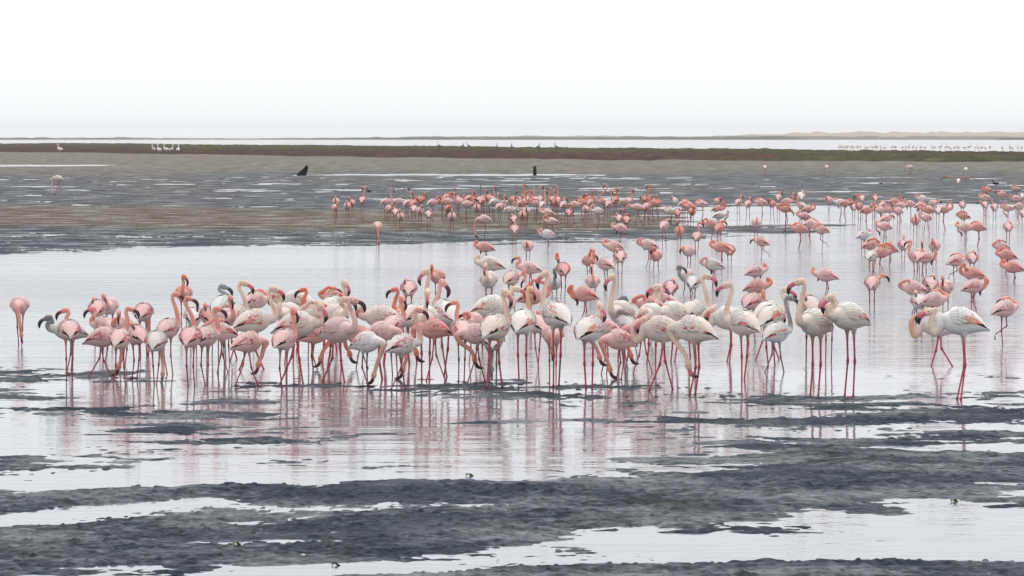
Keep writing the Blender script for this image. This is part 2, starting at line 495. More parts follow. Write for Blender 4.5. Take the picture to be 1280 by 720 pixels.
wv = np.array([(-5200, -40, 0), (5200, -40, 0), (5200, 8200, 0), (-5200, 8200, 0)], float)
water = link('water', mesh_from('water', wv, [(0, 1, 2, 3)], None, False, (M_WATER,)))
tag(water, 'shallow pale lagoon water reflecting the overcast sky', kind='structure')

def bed_at(x, y):
    return float(bed(np.array([x]), np.array([y]))[0])

# ------------------------------------------------------------------ saltmarsh strip, far shore
def marsh():
    us = np.linspace(-0.16, 0.16, 1300)            # lateral tangent
    vs = np.linspace(0, 1, 80)
    px = 640 + us * F_PX
    front = np.interp(px, [-200, 0, 640, 1280, 1500], [189.6, 190.6, 199.6, 203.6, 205])
    back = np.interp(px, [-200, 0, 640, 1280, 1500], [178.0, 178.6, 183.8, 190.0, 192])
    front = front + fbm(us * 90, us * 0 + 3, 4, 3) * 0.8
    back = back + fbm(us * 60, us * 0 + 9, 4, 8) * 0.7
    Yf = CAM_H * F_PX / (front - HORIZON)
    Yb = (CAM_H - 0.35) * F_PX / (back - HORIZON)
    Vv, U = np.meshgrid(vs, us, indexing='ij')
    Yg = Yf[None, :] * (1 - Vv) + Yb[None, :] * Vv
    Xg = U * Yg
    hz = 0.36 * np.clip(Vv / 0.03, 0, 1) * np.clip((1 - Vv) / 0.01, 0, 1)
    tus = fbm(Xg / 2.2, Yg / 6.0, 5, 61, 0.65)
    H = hz * (0.8 + 0.75 * tus) + 0.05
    H[0] = -0.1; H[-1] = -0.1
    rust = np.array([0.066, 0.031, 0.016]); olive = np.array([0.062, 0.064, 0.017]); straw = np.array([0.11, 0.088, 0.045])
    pxg = np.broadcast_to(px[None, :], Yg.shape)
    n = fbm(Xg / 14.0, Yg / 60.0, 4, 77)
    k = np.clip((0.55 - Vv * 1.1) * np.clip((1050 - pxg) / 500.0, -0.6, 1.0) * 3 + 0.25 + n * 0.9, 0, 1)
    C = olive * (1 - k[..., None]) + rust * k[..., None]
    s = np.clip(fbm(Xg / 6.0, Yg / 18.0, 3, 99) - 0.35, 0, 1)[..., None]
    C = C * (1 - s) + straw * s
    C = C * (0.8 + 0.5 * fbm(Xg / 1.5, Yg / 5.0, 3, 199)[..., None])
    C = np.clip(C, 0.008, 1)
    r, c = Yg.shape
    i2 = np.arange(r * c).reshape(r, c)
    Qm = np.stack([i2[:-1, :-1], i2[:-1, 1:], i2[1:, 1:], i2[1:, :-1]], -1).reshape(-1, 4)
    o = link('saltmarsh', mesh_from('saltmarsh', np.stack([Xg, Yg, H], -1).reshape(-1, 3), Qm, C.reshape(-1, 3), True, (M_MARSH,)))
    tag(o, 'low olive and rust coloured saltmarsh strip behind the flats', kind='stuff')
marsh()

def far_shore(name, label, Y0, depth, segs, seed, matc):
    us = np.linspace(-0.2, 0.2, 700)
    px = 640 + us * F_PX
    top = np.interp(px, [s[0] for s in segs], [s[1] for s in segs])
    hgt = np.maximum(top * 1.9 * (1 + 0.22 * fbm(us * 160, us * 0, 5, seed, 0.6)) + 0.3 * fbm(us * 700, us * 0, 2, seed + 5), 0.05)
    prof = [(0, -0.5), (0.15, 0.25), (0.35, 0.75), (0.55, 1.0), (0.8, 0.8), (1, -0.5)]
    Vg = []; Cg = []
    for d, p in prof:
        Yr = Y0 + depth * d + 30 * fbm(us * 60, us * 0 + d * 4, 3, seed + 9)
        z = np.where(p < 0, -1.0, hgt * p * (1 + 0.12 * fbm(us * 300, us * 0 + d * 7, 3, seed + 3)))
        Vg.append(np.stack([us * Yr, Yr, z], -1))
        k = np.clip(0.5 + 1.6 * fbm(us * 45, us * 0 + d * 0.6, 4, seed + 21), 0, 1)[:, None]
        Cg.append(np.array(matc[0]) * k + np.array(matc[1]) * (1 - k))
    Vg = np.array(Vg); Cg = np.array(Cg)
    r, c = Vg.shape[:2]
    i2 = np.arange(r * c).reshape(r, c)
    Qm = np.stack([i2[:-1, :-1], i2[:-1, 1:], i2[1:, 1:], i2[1:, :-1]], -1).reshape(-1, 4)
    o = link(name, mesh_from(name, Vg.reshape(-1, 3), Qm, Cg.reshape(-1, 3), True, (M_DUNE,)))
    tag(o, label, kind='structure')

far_shore('far_dunes', 'pale sand dunes on the far shore of the lagoon', 5600, 700,
          [(-400, 0.6), (0, 0.8), (300, 0.9), (520, 1.5), (640, 2.6), (760, 2.6), (880, 2.2), (960, 4.0), (1010, 5.8), (1060, 6.6), (1130, 6.0), (1200, 5.6), (1280, 5.4), (1600, 5)], 12,
          ((0.42, 0.36, 0.28), (0.20, 0.19, 0.16)))
far_shore('far_scrub', 'thin dark line of scrub along the far shore', 4700, 160,
          [(-400, 1.0), (0, 1.6), (160, 1.4), (240, 0.8), (420, 1.2), (520, 2.0), (640, 1.8), (760, 2.0), (860, 1.8), (960, 2.4), (1280, 2.2), (1600, 2)], 44,
          ((0.10, 0.105, 0.085), (0.19, 0.175, 0.14)))

# air: pale haze over the lagoon
hz_m = bpy.data.materials.new('haze_air'); hz_m.use_nodes = True
hn = hz_m.node_tree; hn.nodes.clear()
ho = hn.nodes.new('ShaderNodeOutputMaterial'); hv = hn.nodes.new('ShaderNodeVolumePrincipled')
hv.inputs['Color'].default_value = (0.975, 0.985, 1.0, 1)
hv.inputs['Density'].default_value = 0.00007
hv.inputs['Anisotropy'].default_value = 0.0
hn.links.new(hv.outputs[0], ho.inputs['Volume'])
bx0 = np.array([(x, y, z) for z in (-3.0, 30.0) for y in (-60.0, 8300.0) for x in (-5300.0, 5300.0)], float)
haze = link('haze', mesh_from('haze', bx0, [(0, 2, 3, 1), (4, 5, 7, 6), (0, 1, 5, 4), (2, 6, 7, 3), (0, 4, 6, 2), (1, 3, 7, 5)], None, False, (hz_m,)))
tag(haze, 'thin pale sea haze over the lagoon', kind='stuff')
# ------------------------------------------------------------------ flamingos
PAL = {
    # tone: body, back, neck, covert, words
    'p': ((0.81, 0.48, 0.45), (0.87, 0.66, 0.64), (0.82, 0.36, 0.29), (0.56, 0.06, 0.09), 'pale pink'),
    'd': ((0.77, 0.36, 0.32), (0.82, 0.46, 0.42), (0.78, 0.25, 0.17), (0.58, 0.09, 0.09), 'coral pink'),
    'w': ((0.80, 0.72, 0.70), (0.84, 0.80, 0.79), (0.80, 0.47, 0.38), (0.62, 0.10, 0.11), 'whitish pink'),
    'g': ((0.62, 0.55, 0.53), (0.68, 0.63, 0.62), (0.30, 0.28, 0.28), (0.50, 0.26, 0.25), 'grey-pink'),
}
PAL_G = {
    'w': ((0.74, 0.57, 0.47), (0.88, 0.84, 0.80), (0.82, 0.61, 0.49), (0.66, 0.12, 0.10), 'cream white'),
    'o': ((0.78, 0.72, 0.68), (0.88, 0.86, 0.85), (0.82, 0.64, 0.52), (0.80, 0.20, 0.08), 'white orange-winged'),
    'c': ((0.79, 0.70, 0.64), (0.88, 0.84, 0.81), (0.80, 0.45, 0.28), (0.75, 0.20, 0.12), 'orange-necked white'),
    'k': ((0.79, 0.72, 0.68), (0.88, 0.85, 0.83), (0.80, 0.47, 0.40), (0.62, 0.12, 0.12), 'coral-necked white'),
    'r': ((0.79, 0.58, 0.55), (0.83, 0.66, 0.64), (0.80, 0.52, 0.47), (0.58, 0.10, 0.11), 'rose pink'),
}
PAL_J = {
    'w': ((0.72, 0.68, 0.66), (0.82, 0.79, 0.78), (0.34, 0.33, 0.33), (0.70, 0.25, 0.15), 'white grey-necked'),
    'g': ((0.60, 0.56, 0.55), (0.72, 0.68, 0.67), (0.27, 0.26, 0.26), (0.48, 0.24, 0.24), 'grey-necked'),
    'p': ((0.74, 0.60, 0.58), (0.80, 0.68, 0.66), (0.36, 0.30, 0.30), (0.55, 0.22, 0.22), 'pink grey-necked'),
}
SPEC = {  # half length, half width, half height, scale, neck radius, leg radius
    'L': (0.178, 0.113, 0.112, 1.0, 0.0225, 0.0078),
    'G': (0.228, 0.140, 0.142, 1.25, 0.0245, 0.0105),
    'J': (0.200, 0.120, 0.118, 1.12, 0.0215, 0.0085),
}
ST_X = np.array([-1.22, -1.08, -0.90, -0.68, -0.42, -0.15, 0.12, 0.38, 0.60, 0.78, 0.92])
ST_H = np.array([0.03, 0.14, 0.34, 0.58, 0.82, 0.96, 1.0, 0.95, 0.80, 0.60, 0.44])
ST_W = np.array([0.08, 0.26, 0.46, 0.68, 0.88, 0.98, 1.0, 0.93, 0.77, 0.57, 0.41])
ST_Z = np.array([-0.70, -0.58, -0.42, -0.26, -0.12, -0.02, 0.02, 0.05, 0.07, 0.11, 0.16])

def body_point(sp, x, phi, off, sd):
    """point on the body skin: x in half lengths, phi from the top (0) round the side (pi/2), sd = +1 / -1"""
    a, b0, c0 = SPEC[sp][:3]
    w = np.interp(x, ST_X, ST_W) * b0 + off
    h = np.interp(x, ST_X, ST_H) * c0 + off
    z = np.interp(x, ST_X, ST_Z) * c0
    return np.array([x * a, sd * w * math.sin(phi), z + h * math.cos(phi)])

def wing_mesh(sp, pal, rng, detail, sd):
    """a folded wing: shingled feathers lying on the flank"""
    body, back, neck, cov = [np.array(c) for c in pal[:4]]
    black = np.array([0.022, 0.020, 0.022])
    B = Buf()
    rows = 7 if detail else 4
    cols = 7 if detail else 4
    red_amt = rng.uniform(0.3, 1.1) * (1.5 if cov[1] > 0.15 else 1.0)
    ph_c = rng.uniform(1.0, 1.45)
    for r in range(rows + 2):
        fr = r / (rows + 1)
        # r = 0 is the rearmost (lowest layer), last row is the shoulder
        for k in range(cols):
            fk = (k + 0.5 * (r % 2)) / cols
            x1 = 0.62 - fk * 0.0 - (1 - fr) * 1.18           # feather root
            phi = 0.10 + fk * 1.62 * (0.86 + 0.14 * fr)
            if x1 < -0.45:
                phi = 0.06 + fk * 1.35
            ln = (0.62 - 0.22 * fr) * rng.uniform(0.9, 1.1)
            x2 = max(x1 - ln, -1.30)
            wd = (0.30 if detail else 0.5) * (0.85 + 0.3 * (1 - fr)) * rng.uniform(0.9, 1.1)
            sweep = 0.16 - 0.42 * fk * (1 - fr)                # lower feathers sweep up to the tail
            c = back * rng.uniform(0.88, 1.04)
            mixk = np.clip(fk * 0.7 + rng.uniform(-0.2, 0.2), 0, 1)
            c = c * (1 - mixk) + body * mixk
            tipc = c * rng.uniform(0.93, 1.05)
            hot = math.exp(-((phi - ph_c) / 0.32) ** 2) * math.exp(-((x1 + 0.18) / 0.42) ** 2)
            if rng.uniform(0, 1) < hot * red_amt * 1.15:
                kk = rng.uniform(0.5, 1.0)
                tipc = c * (1 - kk) + cov * kk
                c = c * (1 - kk * 0.5) + cov * kk * 0.5
            elif rng.uniform(0, 1) < 0.10:
                tipc = tipc * 0.75 + cov * 0.25
            if r <= 1 and fk > 0.5 and rng.uniform(0, 1) < 0.85:
                tipc = black; c = black * 1.5
            if r == 2 and fk > 0.76 and rng.uniform(0, 1) < 0.6:
                tipc = black; c = c * 0.3
            lift0 = 0.002 + 0.0028 * fr * rows * 0.5
            pts = []; cc = []
            for j, (t, wf) in enumerate(((0.0, 0.75), (0.4, 1.0), (0.78, 0.85), (1.0, 0.12))):
                x = x1 + (x2 - x1) * t
                p = phi + sweep * t
                o = -0.003 + (lift0 + 0.005) * min(t * 1.8, 1.0) + 0.004 * t
                for e in (-1, 0, 1):
                    pe = p + e * wd * 0.5 * wf
                    pts.append(body_point(sp, x - (0.0 if e else 0.015), max(pe, -0.25), o + (0.0026 if e == 0 else -0.001), sd))
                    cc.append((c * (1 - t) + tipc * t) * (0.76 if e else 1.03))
            q = []
            for j in range(3):
                for e in range(2):
                    i0 = j * 3 + e
                    f = (i0, i0 + 1, i0 + 4, i0 + 3)
                    q.append(f if sd > 0 else f[::-1])
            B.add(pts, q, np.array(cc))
    return B.build('wing', (M_FEATHER,), smooth=True)

def neck_points(sp, pose, H, hd, loop=False):
    a, b0, c0, s = SPEC[sp][:4]
    P0 = np.array([0.95 * a, 0, 0.12 * c0])
    H = np.array(H, float)
    up = np.array([0, 0, 1.0])
    if pose in 'UC':
        reach = H[2] - P0[2]
        bulge = 0.055 * s
        P1 = P0 + np.array([bulge, 0, 0.012 * s])
        top = H - hd * 0.042 * s - up * 0.052 * s
        if loop:                    # neck hanging in a low loop before the breast
            fx = max(H[0] - P0[0], 0.09 * s)
            return [P0 - np.array([0.01, 0, 0.02]), P0 + np.array([0.03 * s, 0, -0.085 * s]), P0 + np.array([fx * 0.55 + 0.01, H[1] * 0.3, -0.115 * s]),
                    P0 + np.array([fx * 0.98, H[1] * 0.6, -0.055 * s]), np.array([P0[0] + fx * 0.92, H[1] * 0.9, min(0.05 * s, H[2] - 0.06 * s)]), H - hd * 0.05 * s, H - hd * 0.02 * s]
        if reach < 0.20 * s:        # drawn in: S shape
            m1 = P0 + np.array([bulge * 1.15, H[1] * 0.25, 0.06 * s])
            m2 = np.array([min(P0[0], top[0]) * 0.5 + top[0] * 0.5, H[1] * 0.7, P0[2] + max(reach, 0.05) * 0.62])
            return [P0, P1, m1, m2, top, H - hd * 0.03 * s]
        m1 = P0 + np.array([bulge * 1.25, H[1] * 0.12, 0.075 * s])
        m2 = np.array([m1[0] * 0.45 + top[0] * 0.55 - 0.012 * s, H[1] * 0.55, m1[2] * 0.5 + top[2] * 0.5])
        return [P0, P1, m1, m2, top, H - hd * 0.028 * s]
    if pose == 'D':
        P1 = P0 + np.array([0.06 * s, 0, -0.02])
        mx = max(P0[0], H[0]) + 0.02 * s
        m1 = np.array([mx * 0.7 + P1[0] * 0.3, H[1] * 0.35, P0[2] * 0.68 + H[2] * 0.32])
        m2 = np.array([H[0] + 0.035 * s, H[1] * 0.8, P0[2] * 0.30 + H[2] * 0.70])
        return [P0, P1, m1, m2, H - hd * 0.03 * s]
    if pose == 'P':
        P1 = P0 + np.array([0.06 * s, H[1] * 0.2, 0.03])
        zt = max(0.10 * s, H[2] + 0.05 * s)
        m1 = np.array([max(P0[0] + 0.07 * s, H[0] + 0.03), H[1] * 0.55, zt * 0.75])
        m2 = np.array([H[0] * 0.75 + m1[0] * 0.25, H[1] * 0.9, zt + 0.03 * s])
        return [P0, P1, m1, m2, H - hd * 0.03 * s]
    # T: head laid on the back
    sy = H[1]
    P1 = P0 + np.array([0.045 * s, sy * 0.3, 0.04 * s])
    m1 = np.array([0.90 * a, sy * 0.8, c0 * 0.85])
    m2 = np.array([0.55 * a, sy, c0 + 0.028 * s])
    return [P0, P1, m1, m2, H - hd * 0.03 * s]

def body_mesh(sp, pal, pose, H, hd, zb, legs, rng, seg, nneck, loop=False):
    """trunk, neck, head and legs of one bird as a single mesh; origin on the ground under the body"""
    a, b0, c0, s, nr_, lr = SPEC[sp]
    body, back, neckc, cov = [np.array(c) for c in pal[:4]]
    B = Buf()
    path = [np.array([x * a, 0, z * c0]) for x, z in zip(ST_X, ST_Z)]
    rw = list(ST_W * b0); rh = list(ST_H * c0)
    cols = [back * 0.9 if x < -1 else (body * 0.6 + back * 0.4) for x in ST_X]
    npts = neck_points(sp, pose, H, hd, loop)
    cur = catmull(npts, nneck)[1:]
    L = np.cumsum(np.r_[0, np.linalg.norm(np.diff(cur, axis=0), axis=1)]); L /= L[-1]
    base = 0.40 * c0
    rad = np.interp(L, [0, 0.10, 0.28, 0.6, 1.0], [base, max(base * 0.82, nr_ * 1.35), nr_ * 1.25, nr_, nr_ * 0.85])
    for p, r, l in zip(cur, rad, L):
        path.append(p); rw.append(r); rh.append(r * 1.05)
        k = min(max((l - 0.02) / 0.25, 0), 1)
        c = (body * 0.6 + back * 0.4) * (1 - k) + neckc * k
        cols.append(c)
    hs = 0.9 * s
    headc = neckc * np.array([1.0, 0.97, 0.96])
    for d, w, h in ((-0.012, 0.026, 0.031), (0.008, 0.029, 0.036), (0.028, 0.027, 0.034), (0.045, 0.020, 0.026), (0.055, 0.014, 0.019)):
        path.append(np.array(H) + hd * d * hs); rw.append(w * hs); rh.append(h * hs); cols.append(headc)
    path = np.array(path); path[:, 2] += zb
    B.add(*loft(path, rw, rh, cols, seg)[:3], t=loft(path, rw, rh, cols, seg)[3], m=0)
    # legs
    if sp == 'G':
        lc = np.array([0.54, 0.075, 0.10]) * rng.uniform(0.8, 1.1)
    elif sp == 'J':
        lc = np.array([0.20, 0.13, 0.13])
    else:
        lc = np.array([0.40, 0.075, 0.09]) * rng.uniform(0.7, 1.1)
    for sd, (fx, ax, foot_z, ah) in zip((1, -1), legs):
        hip = np.array([-0.02 * a, sd * 0.042 * s, zb - 0.62 * c0])
        ank = np.array([ax, sd * 0.036 * s, hip[2] * ah + foot_z * (1 - ah)])
        ft = np.array([fx, sd * 0.034 * s, foot_z + 0.006])
        P = []; R = []; K = []
        for t in (0, 0.12, 0.26, 0.5, 0.86, 0.95):
            P.append(hip * (1 - t) + ank * t)
        R += [0.034 * s, 0.026 * s, 0.013 * s, lr * 1.02, lr * 1.02, lr * 1.35]
        P.append(ank.copy()); R.append(lr * 1.6)
        for t in (0.06, 0.14, 0.5, 0.92, 1.0):
            P.append(ank * (1 - t) + ft * t)
        R += [lr * 1.35, lr * 0.98, lr * 0.9, lr * 0.95, lr * 1.25]
        plum = body * 0.8
        K = [plum, plum, plum * 0.5 + lc * 0.5] + [lc] * 3 + [lc * 0.7] + [lc * 0.8] + [lc] * 3 + [lc * 0.6]
        v, q, c, t = loft(np.array(P), R, R, K, 7)
        B.add(v, q, c, t=t, m=1)
        # webbed foot: three toes and the web between them
        ln = 0.075 * s; z = ft[2]
        if foot_z > 0.03:       # lifted foot hangs
            tips = [(-0.2 * ln, 0.2 * ln, -0.8 * ln), (-0.1 * ln, 0, -1.0 * ln), (-0.2 * ln, -0.2 * ln, -0.8 * ln)]
        else:
            tips = [(0.8 * ln, 0.55 * ln, -0.004), (ln, 0, -0.004), (0.8 * ln, -0.55 * ln, -0.004)]
        fv = [ft + np.array([-0.01, 0, 0.004])] + [ft + np.array(tp) for tp in tips] + [ft + np.array([-0.012, 0, -0.006])] + [ft + np.array(tp) + np.array([0, 0, -0.006]) for tp in tips]
        B.add(fv, [(0, 1, 2, 2 + 0), ] if False else np.zeros((0, 4)), lc * 0.6,
              t=[(0, 2, 1), (0, 3, 2), (4, 5, 6), (4, 6, 7), (0, 1, 5), (0, 5, 4), (1, 2, 6), (1, 6, 5), (2, 3, 7), (2, 7, 6), (3, 0, 4), (3, 4, 7)], m=1)
    return B.build('body', (M_PLUME, M_LEG))

def bill_mesh(sp, hd, H, zb, seg, black_bill):
    s = 1.0 * SPEC[sp][3]
    hd = unit(hd)
    lat = np.cross([0, 0, 1.0], hd)
    if np.linalg.norm(lat) < 0.15:
        lat = np.array([0, 1.0, 0])
    lat = unit(lat)
    down = unit(np.cross(lat, hd)) * 1.0
    if down[2] > 0 and abs(hd[2]) < 0.85:
        down = -down
    if hd[2] < -0.8:          # head upside down: the hook points back to the feet
        down = np.array([-1.0, 0, 0]) - hd * np.dot([-1.0, 0, 0], hd); down = unit(down)
    pts = [(0.036, 0.0), (0.056, 0.001), (0.078, 0.004), (0.096, 0.012), (0.110, 0.026), (0.120, 0.044), (0.126, 0.062), (0.128, 0.074)]
    hh = [0.019, 0.020, 0.020, 0.021, 0.019, 0.015, 0.009, 0.002]
    ww = [0.013, 0.014, 0.014, 0.014, 0.013, 0.011, 0.007, 0.002]
    path = np.array([np.array(H) + hd * x * s + down * y * s for x, y in pts]); path[:, 2] += zb
    if sp == 'G' and not black_bill:
        pink = np.array([0.62, 0.16, 0.21])
        cols = [pink * 1.1, pink, pink, pink * 0.95, np.array([0.03, 0.02, 0.022]), np.array([0.02] * 3), np.array([0.018] * 3), np.array([0.018] * 3)]
    elif sp == 'J':
        cols = [np.array([0.16, 0.15, 0.15])] * 2 + [np.array([0.05] * 3)] * 2 + [np.array([0.018] * 3)] * 4
    else:
        cols = [np.array([0.16, 0.025, 0.035])] * 2 + [np.array([0.075, 0.018, 0.024])] * 2 + [np.array([0.02, 0.016, 0.018])] * 4
    v, q, c, t = loft(path, np.array(ww) * s, np.array(hh) * s, cols, seg, side0=lat)
    B = Buf(); B.add(v, q, c, t=t)
    return B.build('bill', (M_BILL,)), lat

def eye_mesh(p, sp):
    r = 0.0065 * SPEC[sp][3]
    th = np.linspace(0, math.pi, 6); ph = np.linspace(0, 2 * math.pi, 8, endpoint=False)
    path = np.array([p + np.array([0, 0, r * math.cos(x)]) for x in th])
    v, q, c, t = loft(path, r * np.sin(th), r * np.sin(th), [np.array([0.35, 0.20, 0.03]) if sp == 'G' else np.array([0.25, 0.04, 0.02])] * 6, 8)
    B = Buf(); B.add(v, q, c, t=t)
    return B.build('eye', (M_EYE,))

